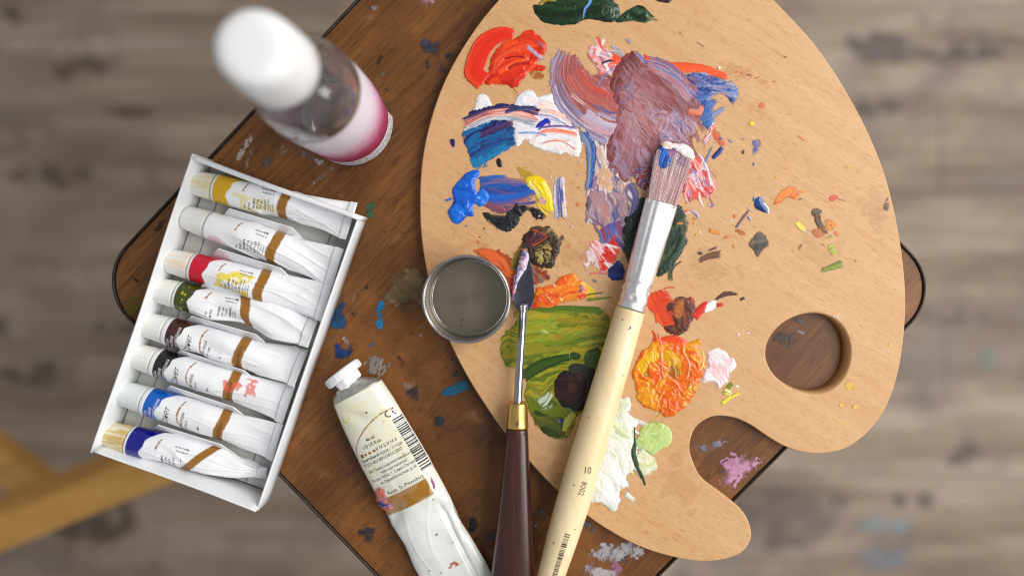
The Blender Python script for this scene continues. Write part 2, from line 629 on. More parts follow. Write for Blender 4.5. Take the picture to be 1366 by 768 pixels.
        V = np.stack([(X - NX) * k, -(Y - NY) * k, zb + Z / PPM], -1)
        # colour of bare border vertices: take it from painted neighbours
        C = s.C.copy()
        Wt = (s.A > 0.01).astype(float)
        for _ in range(2):
            pc = np.pad(C * Wt[..., None], ((1, 1), (1, 1), (0, 0)))
            pw = np.pad(Wt, 1)
            sc = pc[:-2, 1:-1] + pc[2:, 1:-1] + pc[1:-1, :-2] + pc[1:-1, 2:]
            sw = pw[:-2, 1:-1] + pw[2:, 1:-1] + pw[1:-1, :-2] + pw[1:-1, 2:]
            fill = (Wt == 0) & (sw > 0)
            C[fill] = sc[fill] / sw[fill][:, None]
            Wt[fill] = 1
        c4 = np.concatenate([np.clip(C.reshape(-1, 3)[used], 0, 0.95), np.clip(A, 0, 1)[:, None]], 1)
        return build(name, V, remap[F], mat, parent, c4, True, label)


def dab(name, ops, mat, parent, z0, label=None, step=0.9, pad=6, zfun=None, smoothn=1, hs=1.0):
    lo = np.array([1e9, 1e9])
    hi = -lo
    for op in ops:
        p = np.asarray(op[1], float)
        e = 0 if op[0] == 'b' else (max(op[2]) if isinstance(op[2], (list, tuple)) else op[2]) / 2
        lo = np.minimum(lo, p.min(0) - e)
        hi = np.maximum(hi, p.max(0) + e)
    c = Canvas(lo[0] - pad, lo[1] - pad, hi[0] + pad, hi[1] + pad, step, mat.name == 'oil_paint_wet')
    for op in ops:
        if op[0] == 'b':
            c.blob(op[1], op[2], **(op[3] if len(op) > 3 else {}))
        else:
            c.stroke(op[1], op[2], op[3], **(op[4] if len(op) > 4 else {}))
    return c.mesh(name, mat, parent, z0, zfun, label, smoothn=smoothn, hs=hs)


def oval(cx, cy, rx, ry, ang=0.0, n=8):
    out = []
    for k in range(n):
        a = 2 * pi * k / n
        x, y = rx * cos(a), ry * sin(a)
        out.append((cx + x * cos(ang) - y * sin(ang), cy + x * sin(ang) + y * cos(ang)))
    return out


# ------------------------------------------------------------------ lettering
def text_geo(txt, size, shear=0.0, bold=0.0, align='LEFT', spacing=1.0):
    cu = bpy.data.curves.new('lettering', 'FONT')
    cu.body = txt
    cu.size = size
    cu.shear = shear
    cu.offset = bold
    cu.align_x = align
    cu.space_character = spacing
    cu.resolution_u = 2
    o = bpy.data.objects.new('lettering', cu)
    COL.objects.link(o)
    dg = bpy.context.evaluated_depsgraph_get()
    me = o.evaluated_get(dg).to_mesh()
    V = np.zeros(len(me.vertices) * 3)
    me.vertices.foreach_get('co', V)
    F = [tuple(p.vertices) for p in me.polygons]
    o.evaluated_get(dg).to_mesh_clear()
    bpy.data.objects.remove(o)
    bpy.data.curves.remove(cu)
    return V.reshape(-1, 3)[:, :2], F


class Print:
    """flat print collected in (s, w) skin coordinates (mm) and laid on a surface"""

    def __init__(s):
        s.V, s.F, s.n = [], [], 0

    def add(s, V, F):
        s.V.append(np.asarray(V, float))
        s.F += [tuple(i + s.n for i in f) for f in F]
        s.n += len(V)

    def text(s, txt, s0, w0, size, rot=90, shear=0.0, bold=0.0, align='LEFT', spacing=1.0, sx=1.0):
        V, F = text_geo(txt, size, shear, bold, align, spacing)
        if not len(V):
            return
        V = V * np.array([sx, 1.0])
        a = radians(rot)
        R = np.array([[cos(a), sin(a)], [-sin(a), cos(a)]])
        s.add(V @ R + np.array([s0, w0]), F)

    def rect(s, s0, s1, w0, w1, n=1, m=1):
        sv = np.linspace(s0, s1, m + 1)
        wv = np.linspace(w0, w1, n + 1)
        V = [(a, b) for a in sv for b in wv]
        F = [(i * (n + 1) + j, (i + 1) * (n + 1) + j, (i + 1) * (n + 1) + j + 1, i * (n + 1) + j + 1) for i in range(m) for j in range(n)]
        s.add(V, F)

    def ring(s, s0, w0, r0, r1, a0=0, a1=360, n=14):
        aa = np.radians(np.linspace(a0, a1, n + 1))
        V = [(s0 + r * cos(a), w0 + r * sin(a)) for a in aa for r in (r0, r1)]
        F = [(2 * i, 2 * i + 1, 2 * i + 3, 2 * i + 2) for i in range(n)]
        s.add(V, F)

    def lay(s, name, surf, mat, parent, off=0.00008, label=None):
        if not s.V:
            return
        V = np.concatenate(s.V)
        build(name, surf(V[:, 0], V[:, 1], off), s.F, mat, parent, shade=False, label=label)


# ------------------------------------------------------------------ FLOOR
ZF = -0.60
floor_mat = wood('weathered_floor_wood', (112, 94, 77), (149, 131, 113), (180, 164, 148), 0.0, 2.0, 30, (98, 84, 72), 0.3, 5, 60,
                 rough=0.6, bump=0.2, broad=3, lo=0.32, hi=0.68,
                 wear=[((98, 82, 71), 5, 0.48, 0.68, 0.75), ((86, 80, 84), 8, 0.57, 0.7, 0.7), ((172, 164, 157), 5, 0.55, 0.75, 0.5), ((124, 98, 88), 4, 0.55, 0.7, 0.5)])
fl = bpy.data.meshes.new('floor')
bm = bmesh.new()
bmesh.ops.create_cube(bm, size=1)
for v in bm.verts:
    v.co = Vector((v.co.x * 6, v.co.y * 6, ZF - 0.035 + v.co.z * 0.02))
bm.to_mesh(fl)
bm.free()
floor = link('floor', fl, plain('floor_gap_dirt', (40, 34, 30), 0.9), None, kind='structure')
y_next = -1.5
k = 0
while y_next < 1.5:
    k += 1
    BW = random.uniform(0.085, 0.15)
    y0 = y_next
    y_next += BW
    xs = -2.6 + (k * 0.731) % 1.1
    while xs < 2.6:
        x1 = xs + 2.1
        dz = random.uniform(-0.0008, 0.0008)
        ext_box('floorboard', (xs + 0.0003, y0 + 0.0003, ZF - 0.0245), (x1 - 0.0003, y0 + BW - 0.0003, ZF + dz), floor_mat, floor, 0.0004)
        xs = x1
# old paint on the boards
for (cx, cy, rx, ry, c) in [(1190, 700, 36, 10, (150, 172, 186)), (1180, 745, 26, 12, (140, 150, 165)), (1280, 72, 46, 11, (70, 72, 88)), (1180, 62, 38, 14, (72, 74, 88)),
                            (1222, 22, 18, 8, (66, 70, 84)), (1166, 148, 26, 10, (78, 76, 88)), (1212, 665, 22, 14, (84, 80, 86)), (1315, 480, 14, 10, (136, 160, 158)),
                            (110, 92, 30, 12, (72, 66, 70)), (40, 20, 30, 8, (84, 76, 68)), (1290, 610, 20, 12, (104, 98, 98)), (165, 440, 30, 10, (78, 72, 72)), (1050, 690, 70, 28, (120, 106, 108)),
                            (75, 235, 45, 10, (88, 78, 70)), (170, 150, 26, 7, (86, 78, 72)), (8, 440, 14, 14, (84, 88, 100)), (1330, 240, 30, 8, (150, 142, 134)), (1240, 420, 60, 9, (120, 112, 106)),
                            (120, 690, 60, 22, (66, 56, 52)), (60, 500, 46, 12, (96, 86, 78))]:
    c = tuple(int(v * (0.82 if max(c) < 110 else 0.95)) for v in c)
    dab('paint_stain', [('b', oval(cx, cy, rx * 1.45, ry * 1.7), [c, tuple(int(v * 1.12) for v in c)],
                         dict(h=0.2, rough=12, rfreq=0.06, soft=16, alpha=0.45, ang=0, ta=0.02, tc=0.12, tex=0.1))], M['paint_dry'], floor, ZF + 0.0016, step=2.2, pad=14)

# ------------------------------------------------------------------ EASEL BARS under the stool
def bar(name, a, b, w, t, roll, label):
    pa, pb = np.asarray(a), np.asarray(b)
    d = (pb - pa)
    L = np.linalg.norm(d)
    e1 = d / L
    e2 = np.cross([0, 0, 1.0], e1)
    e2 /= np.linalg.norm(e2)
    e3 = np.cross(e1, e2)
    f2 = e2 * cos(roll) + e3 * sin(roll)
    f3 = -e2 * sin(roll) + e3 * cos(roll)
    bm = bmesh.new()
    bmesh.ops.create_cube(bm, size=1)
    for v in bm.verts:
        v.co = Vector((v.co.x * L, v.co.y * w, v.co.z * t))
    bmesh.ops.bevel(bm, geom=bm.edges[:], offset=0.003, segments=2, affect='EDGES')
    c = (pa + pb) / 2
    for v in bm.verts:
        v.co = Vector(e1 * v.co.x + f2 * v.co.y + f3 * v.co.z)
    me = bpy.data.meshes.new(name)
    bm.to_mesh(me)
    bm.free()
    o = link(name, me, M['pine'], None, loc=c)
    o['label'] = label
    o['category'] = 'wooden bar'
    o['group'] = 'wooden bars under the stool'
    return o


bar('wooden_bar', P(-190, 776, -0.30), P(430, 524, -0.27), 0.041, 0.034, radians(24), 'thick blurred yellow wooden bar running from under the white box to the lower left corner')
bar('wooden_bar', P(-200, 455, -0.40), P(75, 668, -0.36), 0.036, 0.026, 0.0, 'short blurred yellow wooden bar at the left edge, crossing behind the thick one')

# ------------------------------------------------------------------ STOOL
stool = thing('stool', 'square brown stained wooden stool with dark metal edge and old paint spots', 'stool', P(692, 375, ZF))
corners = [np.array(c, float) for c in [(123, 375), (687, 961), (1262, 385), (678, -216)]]


def rounded(corners, R, inset=0.0, n=10):
    out = []
    cen = sum(corners) / 4
    cs = [c + (cen - c) / np.linalg.norm(cen - c) * inset * 1.414 for c in corners]
    for i in range(4):
        a, b, c = cs[i - 1], cs[i], cs[(i + 1) % 4]
        d0 = (a - b) / np.linalg.norm(a - b)
        d1 = (c - b) / np.linalg.norm(c - b)
        p0, p1 = b + d0 * R, b + d1 * R
        o = b + d0 * R + d1 * R
        v0, v1 = p0 - o, p1 - o
        for k in range(n + 1):
            t = k / n
            v = v0 * cos(t * pi / 2) + v1 * sin(t * pi / 2)
            out.append(o + v)
    return out


R_out = rounded(corners, 66)
seat_px = rounded(corners, 62, 4.0)


def prism(name, px, z0, z1, mat, parent, bev=0.0):
    top = np.array([P(x, y, 0)[:2] for x, y in px])
    n = len(top)
    cen = top.mean(0)
    V = []
    for (z, ins) in [(z0, 0), (z1 - bev, 0), (z1, bev)]:
        d = cen - top
        d /= np.linalg.norm(d, axis=1)[:, None]
        t = top + d * ins
        V.append(np.concatenate([t, np.full((n, 1), z)], 1))
    V = np.concatenate(V)
    F = [tuple(f) for f in loft_faces(3, n)] + [tuple(range(n - 1, -1, -1)), tuple(range(2 * n, 3 * n))]
    o = build(name, V, F, mat, parent, shade=False)
    return o


prism('seat_board', seat_px, -0.022, 0.0, M['stool_wood'], stool, 0.0004)
# metal edging: a strip standing 1 mm proud round the seat
ro = np.array([P(x, y, 0)[:2] for x, y in R_out])
ri = np.array([P(x, y, 0)[:2] for x, y in rounded(corners, 62.2, 3.8)])
n = len(ro)
mid1 = ro * 0.75 + ri * 0.25
mid2 = ro * 0.25 + ri * 0.75
Z = lambda a, z: np.concatenate([a, np.full((n, 1), z)], 1)
loft('edge_strip', np.array([Z(ri, -0.025), Z(ro, -0.025), Z(ro, 0.0004), Z(mid1, 0.0011), Z(mid2, 0.0011), Z(ri, 0.0003), Z(ri, -0.025)]), M['trim'], stool, caps=(False, False))
for (x, y) in [(245, 378), (688, 840), (1140, 385), (680, -90)]:
    a, b = P(x, y, 0), P(x, y, 0)
    a[2], b[2] = ZF, -0.0222
    c0 = np.array([0.0, 0.0])
    ext_box('leg', (a[0] - 0.016, a[1] - 0.016, ZF + 0.001), (a[0] + 0.016, a[1] + 0.016, -0.0223), M['stool_wood'], stool, 0.003)

# old paint on the seat
SB = dict(h=0.25, tex=0.2, soft=3.4, rfreq=0.2)


def stain(pts, cols, **kw):
    d = dict(SB)
    d.update(kw)
    d['rough'] = d.get('rough', 2.0) * 1.35
    d['alpha'] = d.get('alpha', 0.95)
    d.setdefault('dry', 0.16)
    d.setdefault('ta', 0.14)
    d.setdefault('tc', 0.3)
    if 'ang' not in kw:
        d['ang'] = -0.8
    return dab('paint_stain', [('b', pts, cols, d)], M['paint_dry'], stool, 0.0003 + random.uniform(0, 0.00005), step=0.8, pad=8)


NAVY, TEAL, GREY = (44, 44, 58), (22, 84, 118), (150, 142, 136)
stain([(562, 55), (570, 50), (578, 58), (584, 52), (590, 62), (590, 78), (596, 90), (590, 106), (583, 96), (580, 80), (572, 74), (574, 92), (568, 88), (568, 72), (562, 66)], [NAVY, (62, 60, 78)], rough=2, alpha=0.95)
stain(oval(599, 74, 7, 7), [(36, 36, 42), NAVY], rough=3, alpha=0.85)
stain([(455, 392), (463, 398), (462, 420), (468, 428), (460, 438), (448, 440), (440, 430), (448, 410)], [(20, 52, 92), TEAL], rough=2.5, dry=0.25, ang=1.9)
stain([(443, 462), (452, 458), (458, 466), (468, 460), (470, 470), (460, 478), (448, 476)], [(20, 42, 92), (28, 60, 120)], rough=3, dry=0.25)
stain([(456, 445), (468, 452), (466, 462), (456, 458)], [GREY, (176, 168, 162)], rough=3, dry=0.45)
stain([(500, 430), (508, 424), (516, 428), (514, 437), (505, 440)], [(18, 110, 160), (24, 130, 180)], rough=1.5)
stain([(503, 403), (512, 402), (514, 410), (508, 416), (512, 422), (506, 426), (502, 416)], [(18, 104, 150), (24, 120, 170)], rough=2, dry=0.2)
stain([(490, 462), (498, 455), (496, 448), (500, 454), (492, 466)], [(18, 104, 150)], rough=1.5)
stain(oval(495, 278, 8, 13, 0.1), [(52, 92, 70), (66, 110, 84)], rough=3.5, dry=0.3, alpha=0.9)
stain([(520, 372), (535, 360), (555, 358), (565, 370), (570, 395), (560, 408), (540, 410), (524, 402), (512, 398)], [(112, 92, 60), (136, 114, 76)], rough=4, dry=0.3, alpha=0.75, ang=0.6)
stain([(508, 398), (522, 395), (535, 402), (528, 410), (512, 404)], [(150, 128, 96)], rough=3, dry=0.35, alpha=0.8)
stain([(315, 212), (326, 188), (332, 178), (338, 184), (330, 198), (320, 216)], [(166, 152, 140), (190, 176, 164)], rough=3, dry=0.38, ang=-1.1)
stain([(326, 218), (332, 196), (340, 190), (340, 206), (332, 222)], [(150, 138, 128), (180, 170, 160)], rough=3, dry=0.4, ang=-1.2)
stain([(350, 215), (358, 205), (364, 212), (356, 224)], [(90, 88, 92)], rough=4, dry=0.4)
stain([(396, 198), (404, 196), (420, 206), (432, 216), (424, 222), (408, 212)], [(176, 166, 160), (130, 126, 128)], rough=4, dry=0.38)
stain([(418, 240), (440, 222), (448, 224), (432, 240), (420, 246)], [(150, 142, 146)], rough=3, dry=0.5, ang=-0.8)
stain([(372, 188), (388, 190), (386, 204), (374, 210)], [(150, 120, 100)], rough=4, dry=0.5)
stain([(560, -8), (578, -6), (580, 4), (568, 10), (560, 6)], [(168, 116, 138), (190, 140, 160)], rough=2.5, dry=0.2)
stain([(494, 8), (502, 6), (506, 12), (498, 16)], [(124, 110, 110)], rough=3, dry=0.4)
stain(oval(507, 80, 3, 8, 0.5), [(54, 34, 24)], rough=2)
stain(oval(512, 98, 3, 9, 0.9), [(96, 92, 78)], rough=2, dry=0.3)
stain(oval(535, 484, 5, 11, -0.4), [(36, 26, 30), (48, 38, 42)], rough=2)
stain(oval(490, 715, 12, 13), [(40, 42, 46), (54, 56, 58)], rough=3.5, alpha=0.9)
stain(oval(630, 700, 7, 11, 0.1), [(26, 22, 24)], rough=1.5)
stain(oval(586, 561, 6, 8), [(30, 40, 52)], rough=2)
stain([(590, 520), (605, 512), (620, 506), (628, 512), (620, 522), (604, 528), (592, 528)], [(14, 76, 108), (18, 92, 126)], rough=2, ang=-0.2)
stain([(604, 498), (612, 492), (616, 500), (608, 504)], [(30, 36, 50)], rough=2)
stain([(486, 482), (500, 472), (514, 478), (520, 490), (508, 500), (492, 498)], [(132, 124, 118), (164, 156, 150)], rough=5, dry=0.42, alpha=0.8)
stain(oval(543, 514, 7, 7), [(142, 120, 112)], rough=3, dry=0.4, alpha=0.7)
stain(oval(552, 524, 12, 10, 0.5), [(50, 48, 58)], rough=4, dry=0.4, alpha=0.7)
stain(oval(562, 447, 4, 4), [(172, 160, 152)], rough=2, dry=0.3)
stain([(960, 612), (985, 605), (1012, 612), (1016, 620), (1000, 632), (985, 648), (972, 655), (958, 648), (952, 655), (964, 632)], [(168, 108, 140), (196, 142, 170)], rough=6, dry=0.36, ang=-0.8)
stain([(924, 588), (942, 592), (966, 584), (968, 594), (956, 602), (940, 606), (928, 598)], [(140, 132, 150), (120, 112, 122)], rough=4, dry=0.35, alpha=0.85)
stain(oval(955, 574, 8, 4), [(40, 34, 36)], rough=3, alpha=0.8)
stain(oval(962, 629, 3, 3), [(58, 72, 110)], rough=1)
stain([(1032, 420), (1044, 428), (1066, 432), (1076, 424), (1060, 420), (1045, 414)], [(88, 84, 90)], rough=4, dry=0.4, alpha=0.8)
stain(oval(1068, 444, 7, 4, 0.5), [(140, 132, 138)], rough=3, dry=0.4)
stain(oval(1046, 452, 18, 10), [(70, 62, 66)], rough=6, dry=0.42, alpha=0.6)
stain([(790, 730), (806, 722), (822, 728), (838, 722), (862, 732), (858, 744), (836, 742), (820, 752), (802, 748), (786, 742)], [(176, 172, 172), (150, 148, 152)], rough=5, dry=0.32)
stain([(784, 748), (800, 752), (820, 760), (836, 770), (800, 780), (778, 772)], [(180, 176, 178), (156, 140, 150)], rough=5, dry=0.34)
stain(oval(832, 744, 9, 6), [(72, 70, 78)], rough=3)
stain([(816, 752), (828, 750), (830, 760), (818, 770)], [(150, 96, 124)], rough=3, dry=0.3)
stain([(775, 690), (790, 698), (796, 712), (784, 708)], [(92, 88, 96)], rough=4, dry=0.4)
stain([(712, 672), (724, 676), (730, 688), (720, 690), (712, 684)], [(104, 100, 106)], rough=4, dry=0.4)
stain(oval(715, 700, 2.5, 4), [(190, 188, 190)], rough=1)
stain([(648, 706), (660, 700), (662, 716), (650, 720)], [(66, 68, 84)], rough=4, dry=0.35, alpha=0.8)
stain(oval(1066, 615, 4, 2, -0.7), [(60, 110, 160)], rough=1)
stain([(168, 405), (176, 395), (184, 400), (184, 420), (170, 425), (160, 415)], [(120, 96, 20), (90, 76, 24)], rough=5, dry=0.3, alpha=0.7)
stain(oval(214, 300, 4, 10, 0.7), [(62, 30, 26)], rough=2, dry=0.3)
stain(oval(180, 372, 6, 3, 0.7), [(34, 26, 22)], rough=2, dry=0.3)
def on_seat(x, y, m=12):
    return all(((c1[0] - c0[0]) * (y - c0[1]) - (c1[1] - c0[1]) * (x - c0[0])) / np.linalg.norm(c1 - c0) < -m for c0, c1 in zip(corners, corners[1:] + corners[:1])) and x > 170


for _ in range(110):
    x, y = random.uniform(180, 720), random.uniform(20, 760)
    if not on_seat(x, y):
        continue
    c = random.choice([(34, 24, 22), (40, 30, 28), (44, 44, 52), (150, 138, 128), (60, 36, 26), (30, 60, 80)])
    r = random.choice([1.2, 1.6, 2.0, 2.6])
    stain(oval(x, y, r, r * random.uniform(1, 2.2), random.uniform(0, 3)), [c], rough=1.2, alpha=0.85)

for _ in range(130):
    x, y = random.uniform(180, 720), random.uniform(20, 760)
    if not on_seat(x, y, 26):
        continue
    a = random.gauss(-0.8, 0.5)
    l = random.uniform(5, 22)
    dab('scratch', [('s', [(x, y), (x + cos(a) * l * .5 + random.uniform(-1, 1), y + sin(a) * l * .5), (x + cos(a) * l, y + sin(a) * l)], random.uniform(1.0, 2.0), [random.choice([(156, 120, 88), (170, 150, 134), (60, 36, 24), (50, 30, 22)])],
                     dict(h=0.05, ridge=0.02, lip=0, end=5, dry=0.42, dry0=0.42, alpha=0.8))], M['paint_dry'], stool, 0.00032, step=0.6, pad=4)

# ------------------------------------------------------------------ PALETTE
ZP = 0.0072
pal = thing('paint_palette', 'beech wood artist palette with thumb hole, covered in smeared oil paints', 'palette', P(885, 350, 0))
outline = [(665, 0), (640, 30), (612, 72), (590, 115), (573, 165), (563, 215), (560, 265), (562, 315), (570, 365), (583, 412), (600, 456), (620, 496), (645, 537), (675, 579),
           (712, 622), (750, 660), (798, 698), (850, 727), (900, 743), (945, 748.5), (981, 741), (998, 727), (1002, 708), (992, 683), (967, 661), (937, 638), (924, 614), (920, 595),
           (926, 573), (940, 560), (957, 554.5), (980, 557), (1002, 567), (1024, 582), (1047, 595), (1074, 603.5), (1103, 604), (1130, 597), (1155, 579), (1176, 554), (1191, 522), (1201, 483),
           (1207, 435), (1208, 388), (1203, 335), (1193, 280), (1178, 225), (1155, 170), (1125, 115), (1090, 63), (1050, 18), (1010, -20), (955, -55), (895, -78), (830, -86), (765, -76), (712, -48), (684, -22)]
out2 = crom(outline, True, 5)
hole = []
for k in range(64):
    a = 2 * pi * k / 64
    hole.append((1079.5 + 57 * cos(a) + 2.5 * cos(2 * a + 2.2), 472.5 + 54 * sin(a) + 2.5 * sin(2 * a + 0.6)))
hole = np.array(hole)


def palette_board():
    bm = bmesh.new()

    def loop(pts, z, zr=None):
        return [bm.verts.new(Vector(P(x, y, ZP)[:2].tolist() + [z])) for x, y in pts]

    def inset(pts, d):
        nx = np.roll(pts, -1, 0) - np.roll(pts, 1, 0)
        nn = np.stack([-nx[:, 1], nx[:, 0]], 1)
        nn /= np.linalg.norm(nn, axis=1)[:, None]
        return pts + nn * d
    area_ = 0.5 * np.sum(out2[:, 0] * np.roll(out2[:, 1], -1) - np.roll(out2[:, 0], -1) * out2[:, 1])
    sg = 1 if area_ > 0 else -1
    ob = loop(inset(out2, sg * 1.2), 0.0006)
    om0 = loop(out2, 0.0016)
    om1 = loop(out2, ZP - 0.0007)
    om2 = loop(inset(out2, sg * 0.6), ZP - 0.00018)
    ot = loop(inset(out2, sg * 1.7), ZP)
    cen = np.array([1079.5, 472.5])
    ht = loop(cen + (hole - cen) * 1.03, ZP)
    hm = loop(cen + (hole - cen) * 0.995, ZP - 0.0006)
    hb = loop(cen + np.array([-2.0, -2.0]) + (hole - cen) * 0.955, 0.0006)

    def bridge(a, b):
        n = len(a)
        for i in range(n):
            f = bm.faces.new((a[i], a[(i + 1) % n], b[(i + 1) % n], b[i]))
            f.smooth = True
    for a, b in [(ob, om0), (om0, om1), (om1, om2), (om2, ot), (ht, hm), (hm, hb)]:
        bridge(a, b)

    def cap(l1, l2):
        es = []
        for l in (l1, l2):
            for i in range(len(l)):
                e = bm.edges.get((l[i], l[(i + 1) % len(l)])) or bm.edges.new((l[i], l[(i + 1) % len(l)]))
                es.append(e)
        bmesh.ops.triangle_fill(bm, edges=es, use_beauty=True)
    cap(ot, ht)
    cap(ob, hb)
    bmesh.ops.recalc_face_normals(bm, faces=bm.faces[:])
    off = Vector(pal.location)
    for v in bm.verts:
        v.co -= off
    me = bpy.data.meshes.new('board')
    bm.to_mesh(me)
    bm.free()
    return link('board', me, M['beech'], pal)


palette_board()
ZPT = [ZP + 0.00012]


def pd(label, ops, mat='paint', step=0.65, hs=0.52, **kw):
    """one mound = one part; flecks that do not touch become parts of their own"""
    bb = []
    for op in ops:
        q = np.asarray(op[1], float)
        e = 0 if op[0] == 'b' else (max(op[2]) if isinstance(op[2], (list, tuple)) else op[2]) / 2
        bb.append((q.min(0) - e - 1, q.max(0) + e + 1))
    par = list(range(len(ops)))

    def find(i):
        while par[i] != i:
            i = par[i]
        return i
    for i in range(len(ops)):
        for k in range(i):
            if (bb[i][0] < bb[k][1]).all() and (bb[k][0] < bb[i][1]).all():
                par[find(i)] = find(k)
    groups = {}
    for i in range(len(ops)):
        groups.setdefault(find(i), []).append(ops[i])
    one = len(groups) == 1
    for g in sorted(groups.values(), key=len, reverse=True):
        ZPT[0] += 0.000004
        dab('paint_dab', g, M[mat], pal, ZPT[0], label if (one or len(g) >= 5) else None, step, hs=hs * (0.55 if len(g) < 4 and len(ops) < 16 and mat != 'paint_wet' else 1.0), **kw)



def streaks(n, x0, x1, y0, y1, ang, ln, wd, cols, seed, jit=0.25, h=0.6, alpha=0.9):
    """many short dragged brush marks of mixed colours"""
    r = random.Random(seed)
    out = []
    for _ in range(n):
        x, y = r.uniform(x0, x1), r.uniform(y0, y1)
        a = ang + r.gauss(0, jit)
        l = ln * r.uniform(0.5, 1.4)
        c = r.choice(cols)
        d = r.choice(cols)
        b = r.uniform(-0.15, 0.15) * l
        out.append(('s', [(x, y), (x + cos(a) * l / 2 - sin(a) * b, y + sin(a) * l / 2 + cos(a) * b), (x + cos(a) * l, y + sin(a) * l)], wd * r.uniform(0.5, 1.5), [c, d, c],
                    dict(h=h, ridge=0.35, lip=0.15, end=7, dry=0.42, dry0=0.25, alpha=alpha, wipe=0.25, streak=0.7, seed=r.randrange(190))))
    return out


# ---- wet and dried paint on the palette (each mound a part of the palette)
pd('dark green ridge of wet paint at the top edge', [
    ('b', [(711, 7), (716, 22), (728, 31), (745, 34), (765, 33), (783, 27), (800, 29), (815, 31), (826, 26), (828, 16), (820, 2), (812, -14), (790, -18), (760, -14), (740, -6), (722, 6)],
     [(10, 30, 12), (18, 46, 20), (28, 62, 32)], dict(h=4.5, edge=6, rough=1.5, tex=0.3, ang=0.1, ridge=0.8)),
    ('s', [(722, 20), (740, 24), (765, 22), (790, 17), (805, 15)], 16, [(14, 38, 16), (8, 28, 10), (22, 54, 26)], dict(h=2, ridge=0.3, wipe=0.2, end=4)),
    ('b', [(716, 8), (728, 4), (742, 2), (744, -10), (734, -12), (722, 0)], [(150, 124, 30), (172, 146, 44)], dict(h=2, rough=2.5, dry=0.3, wipe=0.1)),
    ('s', [(790, -6), (786, 6), (780, 14), (778, 26)], (6, 2), [(70, 130, 200), (120, 170, 220)], dict(h=1, wipe=0.1, end=2)),
    ('b', [(805, 10), (815, 2), (824, 8), (826, 20), (814, 27), (806, 22)], [(60, 84, 66), (26, 52, 32), (90, 110, 92)], dict(h=2.4, rough=2, ridge=1.6, wipe=0.2, con=3)),
    ('b', [(826, 22), (836, 14), (848, 8), (858, 9), (868, 17), (873, 24), (862, 31), (848, 29), (834, 30), (822, 30)], [(14, 36, 16), (30, 60, 36), (50, 80, 56)], dict(h=3.5, rough=1.4, ridge=1.2)),
    ('s', [(862, 20), (870, 25), (878, 28)], (5, 2), [(20, 46, 22), (150, 150, 60)], dict(h=0.8, end=3)),
], 'paint_wet')
pd('dark maroon lump at the top edge', [('b', [(868, -8), (874, 1), (890, 5), (897, 1), (900, -8)], [(50, 22, 34), (70, 34, 46)], dict(h=2.5, rough=1))], 'paint_wet')
pd('glossy vermilion mound', [
    ('b', [(672, 55), (690, 50), (696, 43), (710, 41), (724, 50), (731, 62), (726, 75), (716, 85), (728, 91), (720, 95), (705, 97), (696, 110), (685, 117), (675, 113), (660, 113), (646, 112), (652, 95), (656, 75)],
     [(196, 34, 12), (226, 56, 18), (238, 82, 30), (214, 40, 14)], dict(h=3.0, edge=5, rough=3, ang=-0.5, ridge=1.0, tex=0.2, tc=0.15)),
    ('s', [(686, 46), (668, 46), (648, 58), (637, 78), (633, 98), (646, 110)], (14, 26, 28, 26), [(226, 48, 30), (222, 40, 16), (234, 66, 34)], dict(h=3.6, ridge=0.25, streak=0.25, lip=1.2, end=3, wipe=0.9)),
    ('s', [(660, 84), (676, 72), (694, 62), (712, 60)], 10, [(206, 34, 12), (240, 84, 34), (222, 50, 18)], dict(h=2.2, wipe=0.3)),
    ('s', [(664, 96), (684, 84), (704, 76)], 11, [(214, 40, 16), (244, 96, 44)], dict(h=2.4, wipe=0.3)),
    ('s', [(668, 108), (684, 100), (700, 90)], 12, [(228, 56, 20), (196, 30, 12)], dict(h=2.2, wipe=0.3)),
    ('s', [(690, 54), (706, 50), (720, 56), (726, 68)], 9, [(180, 24, 10), (226, 60, 26), (200, 36, 14)], dict(h=2.6, wipe=0.4, end=4)),
    ('s', [(658, 100), (664, 84), (678, 72), (694, 70)], 8, [(240, 92, 44), (216, 46, 18)], dict(h=2.6, wipe=0.4, end=4)),
    ('s', [(676, 94), (690, 86), (708, 86)], 5, [(150, 20, 10), (200, 40, 16)], dict(h=1.2, wipe=0.6, end=4)),
    ('s', [(672, 80), (686, 76), (700, 78)], 3.4, [(150, 20, 10)], dict(h=0.8, wipe=0.6, end=4)),
    ('s', [(702, 62), (712, 70), (724, 80)], 6, [(190, 120, 130), (176, 176, 196), (130, 120, 160)], dict(h=1.2, wipe=0.2)),
    ('s', [(716, 56), (726, 64)], 6, [(120, 110, 140), (200, 60, 40)], dict(h=1.2, wipe=0.2)),
    ('b', [(708, 96), (720, 92), (728, 96), (722, 106), (712, 106)], [(170, 96, 40), (186, 116, 56)], dict(h=0.3, rough=3, dry=0.4, alpha=0.8)),
    ('s', [(684, 116), (688, 122), (692, 125)], 2, [(200, 50, 30)], dict(h=0.4, end=2)),
], 'paint_wet')
